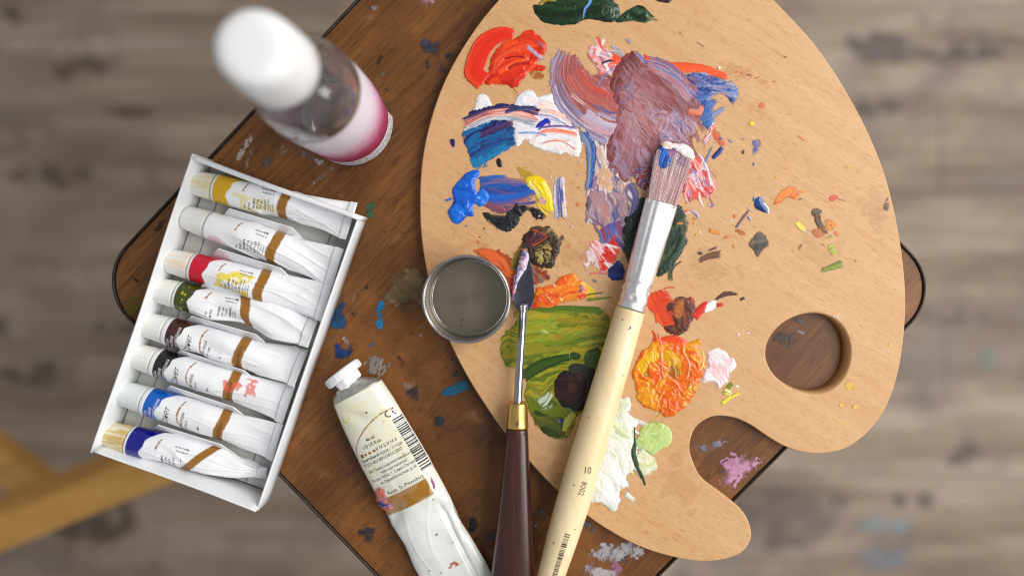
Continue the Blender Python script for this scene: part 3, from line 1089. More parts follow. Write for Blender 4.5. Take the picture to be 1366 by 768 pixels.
pd('white paint with navy and peach streaks', [
    ('b', [(627, 158), (633, 142), (636, 129), (646, 125), (655, 133), (655, 144), (645, 152), (637, 160)], [(232, 230, 226), (214, 212, 206)], dict(h=3, ridge=1.4, rough=1.6)),
    ('b', [(685, 142), (691, 129), (702, 119), (713, 121), (717, 130), (737, 124), (752, 160), (772, 172), (776, 198), (771, 212), (757, 204), (745, 207), (725, 204), (710, 197), (700, 188), (690, 197), (686, 184), (684, 160)],
     [(238, 236, 234), (240, 204, 190), (240, 238, 236), (206, 212, 230), (240, 238, 236), (226, 222, 222)], dict(h=2.4, rough=2.4, ridge=0.7, ang=0.18, fa=0.006, fc=0.12, con=2.6)),
    *streaks(9, 700, 750, 140, 196, 0.15, 30, 4, [(240, 190, 170), (236, 232, 230), (200, 208, 226), (238, 150, 120), (240, 238, 236)], 3),
    ('s', [(716, 146), (738, 150), (768, 164)], 22, [(244, 190, 170), (240, 236, 234), (238, 160, 130), (240, 230, 230), (60, 90, 170), (240, 220, 216)], dict(h=1.2, wipe=0.3, streak=0.5, dry=0.2)),
    ('s', [(716, 172), (728, 162), (734, 166)], 9, [(20, 24, 150), (40, 50, 180)], dict(h=1, wipe=0.2)),
    ('s', [(720, 171), (745, 169), (770, 172)], 5, [(40, 30, 130), (120, 90, 150), (230, 220, 228)], dict(h=0.9, wipe=0.2, dry=0.4)),
    ('s', [(714, 182), (730, 175), (750, 176), (770, 180)], 7, [(240, 150, 110), (238, 120, 90), (236, 220, 214)], dict(h=0.9, wipe=0.2, dry=0.25)),
    ('s', [(722, 192), (738, 188), (752, 190), (768, 200)], 3, [(224, 120, 96)], dict(h=0.5, wipe=0.1, end=3)),
    ('s', [(690, 178), (715, 178), (730, 182)], 4, [(60, 120, 190), (200, 214, 230)], dict(h=0.5, wipe=0.1, end=4)),
    ('b', [(620, 166), (628, 160), (638, 164), (640, 174), (630, 180), (620, 178)], [(226, 210, 180), (60, 50, 90), (220, 180, 70), (236, 230, 220)], dict(h=2, con=4, fc=0.3, fa=0.2, rough=1.5, ridge=1.2)),
    ('s', [(622, 168), (646, 156), (682, 151), (716, 158)], 26, [(34, 24, 84), (60, 60, 100), (226, 130, 110), (236, 206, 196), (130, 140, 160), (206, 216, 224)], dict(h=1.8, streak=0.45, ridge=0.7, wipe=0.8, end=10)),
    ('s', [(672, 150), (690, 146), (716, 144)], 7, [(30, 22, 80), (80, 80, 120)], dict(h=1.2, end=6, wipe=0.3)),
    ('b', [(617, 178), (640, 167), (662, 160), (680, 162), (687, 172), (688, 191), (676, 199), (655, 214), (634, 223), (629, 212), (622, 200)], [(30, 24, 86), (24, 66, 130), (22, 32, 96), (20, 96, 150)],
     dict(h=2.0, rough=2, ang=-0.42, fa=0.008, fc=0.16, ta=0.015, tc=0.5, tex=0.9, con=3, wipe=0.9)),
    *streaks(9, 622, 660, 176, 216, -0.42, 36, 5, [(30, 24, 86), (20, 96, 150), (70, 50, 100), (24, 60, 130), (16, 20, 70)], 8, 0.06),
    *streaks(6, 624, 646, 206, 220, -0.42, 26, 6, [(26, 120, 170), (30, 130, 180)], 18, 0.1, 0.25),
    ('s', [(629, 216), (648, 206), (676, 190)], 20, [(30, 50, 120), (20, 96, 150), (30, 130, 180)], dict(h=1.0, dry0=0.55, wipe=0.4, streak=0.4)),
    ('s', [(640, 182), (662, 172), (684, 164)], 9, [(90, 60, 104), (40, 30, 84)], dict(h=0.9, dry=0.3, wipe=0.2)),
    ('b', [(629, 214), (644, 208), (650, 218), (638, 226), (631, 224)], [(26, 120, 170)], dict(h=0.4, rough=4, dry=0.42, ang=-0.42)),
], 'paint')
pd('small black oval drop', [('b', oval(666, 217, 4.5, 7, -0.3), [(22, 20, 24), (34, 32, 36)], dict(h=2, rough=0.6))], 'paint_wet')
pd('tiny navy fleck left of the white smear', [('b', [(599, 186), (606, 185), (607, 190), (606, 196), (602, 194)], [(34, 28, 90)], dict(h=1.2, rough=1))], 'paint_wet')
pd('bright cerulean lump with mauve smear', [
    ('b', [(650, 240), (668, 234), (690, 240), (708, 248), (722, 258), (708, 266), (698, 278), (680, 286), (650, 276), (640, 262)], [(170, 116, 108), (150, 100, 104), (186, 130, 116)], dict(h=0.5, rough=3, dry=0.25, ang=0.15, tc=0.4)),
    ('s', [(636, 250), (665, 251), (700, 252), (722, 253)], (30, 34, 26, 10), [(166, 116, 106), (46, 90, 156), (18, 80, 170), (50, 58, 116), (20, 90, 190)], dict(h=1.5, streak=0.6, ridge=0.8, end=12, dry=0.22)),
    *streaks(9, 640, 680, 240, 272, 0.06, 44, 4, [(16, 76, 170), (150, 104, 110), (20, 96, 200), (80, 80, 130), (120, 80, 104)], 5, 0.08),
    ('s', [(640, 266), (668, 268), (696, 262), (716, 252)], (18, 14, 10, 6), [(26, 110, 210), (24, 90, 180), (130, 80, 110)], dict(h=1.8, streak=0.4, wipe=0.4)),
    ('s', [(650, 236), (666, 235), (676, 236)], 4, [(24, 100, 190)], dict(h=0.8, end=6)),
    ('b', [(640, 262), (670, 276), (690, 272), (684, 284), (660, 284), (646, 276)], [(140, 84, 96), (110, 70, 96), (160, 100, 104)], dict(h=0.6, rough=3, dry=0.2, ang=0.1)),
    ('b', [(614, 238), (622, 230), (634, 226), (641, 231), (634, 244), (637, 257), (644, 262), (632, 274), (632, 288), (622, 290), (612, 299), (602, 295), (597, 282), (604, 268), (603, 252)], [(8, 80, 186), (16, 102, 214), (12, 92, 200)],
     dict(h=6, edge=7, rough=1.2, ridge=2.2, tex=0.3)),
    ('b', oval(609, 284, 11, 13, 0.3), [(18, 106, 216), (26, 120, 228)], dict(h=3.4, edge=6, rough=0.8, wipe=0.2)),
    ('b', [(634, 262), (644, 250), (652, 262), (646, 274), (636, 274)], [(22, 108, 214), (40, 130, 226)], dict(h=2.6, rough=3, ridge=2.6, wipe=0.3)),
    ('s', [(594, 268), (604, 264)], 4, [(24, 108, 210)], dict(h=1.2, end=3)),
], 'paint_wet')
pd('yellow lump with white and pink streaks', [
    ('b', [(690, 226), (700, 222), (712, 232), (708, 246), (698, 240)], [(196, 158, 40)], dict(h=0.15, rough=6, dry=0.45, alpha=0.7, ang=0.8)),
    ('b', [(700, 239), (706, 235), (718, 234), (728, 240), (734, 254), (738, 272), (738, 284), (727, 281), (718, 272), (713, 258), (704, 251)], [(226, 186, 14), (240, 208, 20), (232, 196, 30)], dict(h=3.6, edge=4, rough=1.6, ridge=1.8, ang=1.1)),
    ('s', [(704, 242), (712, 252), (720, 264)], 7, [(240, 226, 180), (240, 212, 80)], dict(h=1, wipe=0.2, streak=0.5)),
    ('b', oval(723, 268, 6, 5, 0.6), [(240, 170, 140), (120, 100, 150), (240, 190, 170)], dict(h=1.6, con=4, fc=0.3, fa=0.3, rough=1.4, wipe=0.3)),
    ('s', [(716, 268), (722, 280), (732, 288)], 4, [(238, 206, 40)], dict(h=1, wipe=0.2)),
], 'paint_wet')
pd('narrow lilac white and navy stroke', [
    ('s', [(747, 236), (746, 262), (749, 292)], (14, 17, 17), [(230, 190, 196), (236, 228, 232), (60, 70, 130), (110, 110, 150), (150, 150, 180), (226, 222, 230)], dict(h=2, ridge=1.0, streak=0.45, su=4, end=9)),
    ('s', [(751, 268), (752, 290)], 4, [(220, 190, 60), (230, 226, 226)], dict(h=0.8, wipe=0.2)),
], 'paint')
pd('matte black patch', [
    ('b', [(642, 282), (654, 282), (668, 286), (680, 276), (692, 270), (694, 290), (692, 300), (680, 307), (668, 308), (656, 302), (648, 292)], [(24, 27, 32), (38, 42, 48), (20, 22, 26)], dict(h=1.8, rough=3, tex=0.8, ridge=1.2, ta=0.2)),
    ('b', [(684, 276), (700, 274), (714, 276), (728, 284), (724, 294), (712, 291), (704, 284), (694, 290), (688, 286)], [(20, 20, 24), (36, 34, 40)], dict(h=2.6, rough=2.5, tex=0.8, ridge=1.4, ta=0.2)),
    ('b', oval(676, 276, 6, 4), [(120, 90, 110), (60, 50, 64), (160, 140, 160)], dict(h=1.4, rough=1.5, con=4, fc=0.3, fa=0.3)),
    ('s', [(718, 290), (721, 287)], 3, [(230, 170, 180)], dict(h=0.8, wipe=0.2, end=2)),
], 'paint')
pd('tiny black specks', [('b', oval(646, 305, 1.6, 1.8), [(30, 26, 28)], dict(h=0.5, rough=0.6)), ('b', oval(640, 316, 1.4, 1.4), [(170, 60, 30)], dict(h=0.5, rough=0.5))])

# ---- the big mixed area
SAL, MAU, LIL = (170, 86, 76), (132, 76, 80), (166, 152, 176)
pd('broad mauve mixing area with blue, red and white streaks', [
    ('b', [(784, 66), (794, 60), (806, 62), (816, 72), (828, 80), (820, 96), (805, 100), (795, 88), (786, 80)], [(224, 132, 130), (232, 208, 206), (222, 62, 36), (230, 150, 140)], dict(h=2, con=3.4, fc=0.1, fa=0.06, rough=3, ridge=1)),
    *streaks(12, 788, 816, 62, 90, 0.6, 18, 4, [(232, 208, 206), (224, 120, 116), (222, 62, 36), (238, 232, 230), (120, 110, 150)], 47, 0.5),
    ('s', [(815, 76), (832, 86), (840, 84)], 12, [(222, 56, 26), (236, 84, 40)], dict(h=1.8, wipe=0.6)),
    ('s', [(802, 86), (810, 82), (818, 82)], 4, [(30, 26, 70)], dict(h=0.8, wipe=0.3, end=3)),
    ('s', [(806, 52), (802, 60), (796, 76)], 7, [(232, 222, 218), (236, 200, 190)], dict(h=1.2, end=4)),
    ('s', [(795, 50), (801, 62), (807, 70)], (9, 6, 4), [(214, 48, 24), (226, 90, 60), (236, 228, 224)], dict(h=1.5, end=3)),
    # right: orange, blue and lilac strokes
    ('s', [(858, 76), (880, 86), (905, 90), (936, 92), (972, 104)], (8, 12, 14, 12, 8), [(226, 70, 22), (236, 92, 34)], dict(h=1.6, end=8)),
    ('b', [(912, 100), (940, 98), (966, 104), (982, 112), (988, 124), (982, 138), (978, 146), (972, 134), (964, 126), (952, 128), (940, 140), (924, 132)], [(42, 76, 150), (120, 116, 156), (28, 60, 140), (60, 110, 180), (150, 150, 180)],
     dict(h=2, rough=3, ang=0.15, fa=0.012, fc=0.16, con=3.2, tc=0.4, ridge=0.8)),
    *streaks(12, 912, 966, 98, 122, 0.15, 26, 5, [(28, 60, 140), (120, 120, 160), (50, 90, 160), (20, 44, 110), (160, 150, 176)], 41, 0.15),
    *streaks(8, 926, 950, 136, 168, -0.5, 20, 5, [(24, 74, 150), (90, 110, 160), (20, 50, 110), (160, 160, 190)], 42, 0.2),
    ('b', [(922, 152), (938, 134), (952, 138), (953, 158), (950, 174), (938, 170), (926, 164)], [(24, 74, 150), (40, 100, 170), (90, 110, 160)], dict(h=1.8, rough=2.5, ang=-0.5, tc=0.4, con=3)),
    ('b', [(944, 174), (952, 164), (950, 180), (944, 196), (938, 204), (936, 188)], [(226, 200, 200), (210, 90, 80), (236, 226, 226), (120, 120, 170)], dict(h=1.2, rough=3, con=4, ang=-1.1, dry=0.3)),
    ('b', [(950, 172), (957, 176), (966, 192), (962, 196), (954, 186)], [(226, 90, 50), (206, 110, 84), (214, 80, 40)], dict(h=0.6, rough=2.5, dry=0.3, ang=1.0)),
    # left, lower: beige, lilac and blue column
    ('b', [(772, 172), (786, 168), (806, 176), (822, 192), (842, 236), (856, 262), (848, 284), (838, 306), (826, 310), (802, 302), (782, 296), (784, 262), (788, 236), (782, 205)],
     [(204, 186, 168), (150, 130, 150), (196, 160, 140), (60, 92, 150), (168, 120, 120), (214, 202, 196)], dict(h=2.2, rough=3, ang=1.45, fa=0.01, fc=0.1, con=3.6, tc=0.35, ridge=1.2)),
    *streaks(26, 782, 846, 176, 262, 1.42, 34, 5, [(50, 90, 160), (214, 204, 200), (170, 130, 136), (196, 160, 140), (110, 110, 156), (226, 220, 220), (150, 90, 96), (40, 70, 130)], 31, 0.2),
    ('b', [(784, 258), (812, 256), (838, 262), (836, 296), (822, 308), (802, 300), (784, 294)], [(170, 130, 134), (150, 112, 122), (190, 160, 160), (120, 96, 116)], dict(h=1.6, rough=3, ang=1.4, fa=0.02, fc=0.2, con=3, tc=0.5, alpha=0.9)),
    ('s', [(776, 176), (788, 196), (788, 230), (784, 254)], (16, 14, 12, 8), [(50, 60, 110), (40, 100, 170), (150, 150, 170), (60, 120, 180)], dict(h=1.8, streak=0.5, wipe=0.5, end=8)),
    ('s', [(800, 196), (806, 222), (800, 250)], 9, [(214, 206, 200), (206, 180, 160), (200, 170, 150)], dict(h=1.4, wipe=0.4)),
    ('b', [(800, 226), (816, 226), (818, 250), (806, 256), (798, 246)], [(218, 180, 140), (206, 160, 130)], dict(h=1, rough=4, wipe=0.3)),
    ('s', [(766, 160), (782, 166), (800, 174)], 8, [(170, 140, 60), (40, 80, 140), (220, 222, 224), (60, 110, 170)], dict(h=1.3, wipe=0.3, streak=0.8)),
    *streaks(18, 788, 838, 258, 296, 1.4, 24, 4, [(170, 134, 140), (206, 184, 186), (120, 100, 140), (150, 100, 110), (60, 80, 140), (190, 120, 100)], 33, 0.25),
    ('s', [(840, 246), (848, 262), (846, 282), (838, 300)], 12, [(60, 60, 110), (110, 90, 130), (60, 90, 150)], dict(h=1.5, streak=0.6, wipe=0.5)),
    # bottom: blue, red, navy, ragged pink
    ('b', [(806, 300), (826, 296), (838, 308), (828, 322), (812, 330), (800, 322)], [(40, 110, 180), (150, 120, 140), (30, 90, 170), (160, 60, 50)], dict(h=1.4, rough=3, con=2, ang=1.3)),
    *streaks(10, 802, 836, 298, 330, 1.9, 20, 4, [(40, 110, 180), (160, 60, 50), (190, 170, 180), (60, 50, 100), (206, 60, 40)], 36, 0.3),
    ('b', [(784, 332), (794, 322), (806, 330), (812, 352), (806, 366), (790, 352), (780, 356)], [(232, 206, 208), (224, 110, 110), (236, 226, 226)], dict(h=1.4, rough=6, rfreq=0.22, con=3, dry=0.28, ang=1.0)),
    ('b', [(806, 330), (822, 314), (828, 332), (820, 352), (806, 362), (798, 352)], [(204, 34, 24), (226, 56, 34)], dict(h=2, rough=2)),
    *streaks(12, 786, 812, 322, 356, 0.7, 18, 3.4, [(236, 214, 216), (226, 120, 116), (238, 232, 232), (210, 50, 40)], 37, 0.3),
    ('b', [(810, 362), (824, 348), (832, 356), (832, 372), (816, 374)], [(22, 24, 84), (36, 60, 140)], dict(h=2, rough=2)),
    ('s', [(822, 316), (836, 330), (846, 344)], 12, [(150, 120, 140), (90, 90, 140), (60, 50, 100)], dict(h=1.4, streak=0.7)),
    # left fan of the big brush
    ('b', [(764, 74), (782, 90), (802, 102), (824, 108), (836, 150), (838, 178), (806, 172), (774, 146), (754, 112)], [(176, 92, 84), (150, 84, 86), (190, 110, 100), (140, 78, 82), (180, 130, 136)], dict(h=1.8, rough=4, ang=0.85, fa=0.012, fc=0.16, ta=0.02, tc=0.5, con=3, tex=0.8)),
    ('s', [(757, 70), (752, 100), (768, 132), (796, 152), (836, 168)], (26, 46, 60, 66, 60), [SAL, MAU, SAL, (150, 84, 86), SAL, (176, 118, 122), MAU, (150, 130, 156), (160, 150, 180)],
     dict(h=1.8, streak=0.5, su=7, stf=0.012, ridge=0.8, end=14, rough=0.12, dry0=0.34)),
    *streaks(22, 760, 812, 96, 150, 0.62, 34, 4.5, [(190, 92, 76), (214, 160, 156), (140, 78, 82), (226, 200, 204), (166, 84, 78), (120, 66, 72)], 12, 0.12),
    *streaks(12, 770, 812, 148, 172, 0.42, 34, 4, [(206, 190, 206), (160, 140, 168), (226, 214, 222), (140, 100, 116)], 13, 0.1),
    ('s', [(744, 108), (752, 132), (778, 160), (818, 184)], 12, [(150, 140, 170), (120, 84, 110), (200, 192, 208)], dict(h=0.9, streak=0.6, wipe=0.3, end=14, dry=0.3, dry0=0.3)),
    ('s', [(776, 150), (800, 168), (826, 176)], 18, [(206, 192, 206), (176, 156, 180), (200, 150, 156)], dict(h=1.0, streak=0.6, wipe=0.3, dry0=0.4, end=12)),
    ('s', [(790, 138), (806, 148), (822, 152)], 4, [(60, 70, 140), (90, 110, 160)], dict(h=0.7, wipe=0.2, end=6)),
    ('s', [(762, 96), (784, 122), (812, 134), (830, 138)], 24, [(200, 74, 54), (160, 88, 86), (190, 96, 84)], dict(h=1.0, streak=0.7, wipe=0.3, dry0=0.3, dry=0.2, end=10)),
    # main mauve mass
    ('b', [(824, 80), (835, 72), (848, 68), (860, 80), (882, 82), (902, 92), (918, 106), (928, 122), (936, 136), (938, 152), (926, 176), (914, 190), (894, 204), (872, 218), (852, 236), (840, 241), (826, 240), (813, 226), (807, 205), (814, 180), (821, 150), (814, 120), (814, 100)],
     [(110, 50, 51), (134, 66, 66), (120, 57, 58), (148, 82, 82), (136, 84, 96), (124, 60, 61)], dict(h=2.4, edge=5, rough=6, dry=0.2, ang=0.75, fa=0.03, fc=0.06, con=2.6, ta=0.05, tc=0.24, tex=0.4, wipe=0.85, warp=3.0)),
    ('s', [(862, 84), (886, 92), (906, 108), (924, 132)], 22, [(160, 100, 110), (90, 90, 140), (170, 150, 176), (190, 80, 70), (160, 130, 150)], dict(h=1.4, streak=0.5, su=7, wipe=0.4, end=12, dry=0.25, alpha=0.9)),
    ('s', [(870, 88), (900, 104), (920, 124)], 5, [(60, 70, 140), (170, 160, 190)], dict(h=0.8, streak=0.5, wipe=0.2, dry=0.3)),
    ('s', [(848, 70), (856, 78), (862, 86)], 6, [(70, 90, 160), (150, 140, 180)], dict(h=0.8, wipe=0.2)),
    ('b', [(870, 150), (900, 150), (926, 164), (920, 190), (896, 200), (874, 190)], [(150, 104, 116), (170, 140, 160), (120, 100, 140), (160, 110, 112)], dict(h=1.4, rough=8, ang=0.75, tc=0.4, ridge=1.4, dry=0.3, wipe=0.3, con=3)),
    ('b', [(830, 110), (860, 120), (890, 150), (880, 180), (850, 200), (834, 170)], [(176, 128, 130), (190, 150, 156)], dict(h=1.0, rough=8, ang=0.75, ta=0.1, tc=0.5, dry=0.52, wipe=0.15, alpha=0.5)),
    ('b', [(828, 86), (860, 84), (900, 100), (926, 130), (920, 170), (880, 206), (840, 232), (818, 220), (822, 160)], [(176, 146, 160), (196, 172, 186), (160, 120, 136)], dict(h=0.5, rough=6, ang=0.85, ta=0.05, tc=0.7, dry=0.58, wipe=0.05, alpha=0.26, warp=3.0)),
    ('b', [(822, 100), (850, 90), (890, 110), (900, 150), (870, 190), (836, 220), (820, 180)], [(170, 78, 70), (186, 96, 84)], dict(h=0.3, rough=6, ang=0.6, ta=0.04, tc=0.5, dry=0.6, wipe=0.05, alpha=0.3, seed=88, warp=3.0)),
    ('b', [(824, 150), (850, 150), (860, 190), (840, 232), (818, 224), (812, 190)], [(150, 136, 166), (176, 160, 186)], dict(h=0.4, rough=6, ang=1.9, ta=0.04, tc=0.6, dry=0.58, wipe=0.05, alpha=0.3, seed=91, warp=3.0)),
    *streaks(14, 812, 850, 76, 130, 1.9, 30, 5, [(150, 136, 166), (120, 66, 70), (170, 110, 116), (90, 90, 140)], 44, 0.3, 0.4, 0.6),
    *streaks(16, 850, 920, 90, 190, 0.8, 32, 5, [(144, 76, 78), (168, 124, 138), (116, 54, 56), (184, 84, 72), (150, 86, 88)], 45, 0.4, 0.4, 0.6),
    *streaks(12, 816, 860, 180, 226, 1.2, 26, 5, [(150, 136, 166), (120, 66, 70), (170, 140, 160)], 46, 0.3, 0.4, 0.6),
    ('s', [(918, 148), (932, 150), (936, 142)], 8, [(200, 130, 120), (226, 110, 60)], dict(h=1.4, wipe=0.3)),
    ('b', [(846, 228), (872, 214), (886, 216), (880, 240), (862, 252), (848, 250)], [(120, 60, 70), (70, 70, 120), (170, 140, 150), (150, 40, 40)], dict(h=1.6, rough=4, con=4, fc=0.2, fa=0.1, dry=0.2)),
    # right of the bristles: pink red and white
    ('b', [(914, 216), (932, 204), (944, 214), (948, 236), (955, 250), (948, 262), (932, 266), (918, 270), (912, 250)], [(224, 90, 76), (236, 206, 204), (226, 130, 120), (236, 226, 228), (150, 140, 180), (214, 70, 56)],
     dict(h=1.5, rough=5, rfreq=0.2, ang=1.2, con=4, fa=0.03, fc=0.16, dry=0.2, tc=0.4, ridge=0.8)),
    *streaks(14, 914, 944, 210, 256, 1.1, 20, 4, [(236, 214, 214), (222, 90, 76), (238, 230, 232), (150, 140, 180), (200, 60, 50)], 43, 0.3),
    ('s', [(930, 204), (942, 222), (948, 250)], 4, [(236, 230, 234), (120, 116, 170)], dict(h=0.8, wipe=0.2)),
    ('s', [(950, 212), (958, 204), (964, 196)], (5, 7, 6), [(30, 26, 90), (50, 70, 150)], dict(h=1.4, end=4)),
    ('s', [(940, 218), (946, 204), (950, 196)], 4, [(110, 150, 190), (60, 90, 150)], dict(h=0.4, end=6, dry=0.4)),
], 'paint', step=0.65)
pd('dark green patch beside the brush ferrule', [
    ('b', [(832, 272), (852, 262), (900, 272), (914, 284), (919, 300), (916, 322), (906, 340), (892, 356), (880, 368), (860, 372), (838, 350), (826, 320)], [(26, 44, 32), (44, 64, 44), (20, 34, 28), (60, 76, 50)],
     dict(h=1.6, rough=3, ang=-0.6, tc=0.3, con=3, fc=0.08, tex=0.7)),
    *streaks(12, 880, 912, 286, 350, 2.2, 24, 6, [(60, 80, 54), (26, 44, 32), (44, 66, 46), (76, 90, 60)], 53, 0.3, 0.5, 0.8),
    ('s', [(884, 362), (900, 342), (914, 316)], 12, [(20, 36, 30), (36, 60, 44), (24, 40, 34)], dict(h=1.6, wipe=0.3, end=10)),
    ('s', [(902, 298), (912, 298)], 4, [(210, 130, 60)], dict(h=0.8, wipe=0.2, end=3)),
    ('b', [(828, 296), (846, 276), (858, 284), (850, 306), (836, 320)], [(16, 28, 24), (24, 44, 34)], dict(h=2, rough=3, wipe=0.3)),
], 'paint')
pd('brown mound with red rimmed maroon skin', [
    ('b', [(676, 352), (688, 332), (700, 322), (702, 340), (694, 356), (684, 366)], [(112, 98, 28), (140, 120, 40)], dict(h=0.5, rough=4, dry=0.3, ang=-0.9)),
    ('b', [(697, 318), (708, 304), (728, 301), (742, 311), (749, 324), (743, 344), (738, 358), (722, 358), (706, 350), (694, 334)], [(46, 30, 22), (70, 50, 34), (40, 26, 20), (90, 70, 44)], dict(h=2.4, rough=3, ridge=2, tex=0.8, ta=0.25)),
    ('b', [(708, 336), (722, 324), (738, 326), (736, 346), (720, 352)], [(170, 150, 80), (120, 96, 50), (190, 176, 110)], dict(h=1.4, rough=3, dry=0.55, ta=0.3, tc=0.3, wipe=0.1)),
    ('b', [(722, 304), (734, 302), (740, 312), (730, 314)], [(176, 160, 90), (130, 106, 60)], dict(h=1.0, rough=3, dry=0.45, wipe=0.1)),
    ('b', [(698, 326), (706, 308), (728, 314), (720, 324), (708, 330)], [(58, 26, 28), (90, 48, 56), (70, 34, 36)], dict(h=2, rough=1, wipe=0.3, tex=0.2)),
    ('s', [(709, 306), (720, 310), (729, 315), (722, 322), (710, 328)], 2.6, [(190, 56, 30), (214, 80, 44)], dict(h=1, wipe=0.1, end=2)),
    ('b', [(700, 354), (716, 354), (728, 360), (732, 372), (722, 380), (704, 376), (696, 366)], [(150, 60, 30), (110, 56, 40), (176, 90, 50), (120, 110, 100)], dict(h=1, rough=3, ang=1.0, con=3, dry=0.15)),
    ('b', [(744, 322), (752, 314), (748, 330)], [(90, 74, 50)], dict(h=0.3, rough=3, alpha=0.7)),
    ('s', [(752, 316), (760, 322)], 4, [(216, 190, 120)], dict(h=0.2, dry=0.5, dry0=0.5, alpha=0.7)),
], 'paint')
pd('burnt orange smear behind the metal cup', [
    ('b', [(632, 334), (650, 330), (672, 338), (690, 356), (694, 390), (684, 398), (668, 372), (648, 352)], [(206, 80, 24), (180, 60, 20), (150, 70, 30), (216, 96, 36)], dict(h=0.7, rough=4, ang=0.7, dry=0.12, tc=0.4)),
], 'paint_dry')
pd('orange and yellow smear beside the knife blade', [
    ('s', [(706, 406), (724, 410), (744, 408)], 9, [(190, 36, 24), (210, 60, 30)], dict(h=0.8, end=8)),
    ('s', [(772, 384), (786, 390), (794, 396)], (22, 16, 8), [(236, 200, 40), (228, 180, 40)], dict(h=0.6, dry=0.5, dry0=0.1, end=10)),
    ('b', [(712, 396), (716, 386), (728, 381), (740, 378), (746, 372), (756, 365), (768, 368), (778, 376), (786, 388), (780, 398), (762, 401), (748, 404), (734, 410), (716, 408)], [(226, 92, 20), (236, 124, 28), (240, 148, 40), (222, 78, 24)],
     dict(h=2.4, rough=3.5, ridge=2, ang=-0.4, tc=0.3)),
    ('b', [(713, 398), (724, 388), (740, 388), (748, 396), (742, 406), (722, 408)], [(220, 80, 22), (236, 116, 40), (210, 66, 20)], dict(h=2, rough=2, ridge=2.2, wipe=0.3)),
    ('s', [(738, 378), (742, 384)], 3, [(240, 226, 190)], dict(h=0.8, wipe=0.1, end=2)),
    ('s', [(746, 396), (751, 402)], 3, [(240, 220, 150)], dict(h=0.8, wipe=0.1, end=2)),
    ('s', [(772, 380), (775, 384), (772, 391)], 4, [(100, 90, 140)], dict(h=0.8, wipe=0.2, end=2)),
], 'paint_wet')
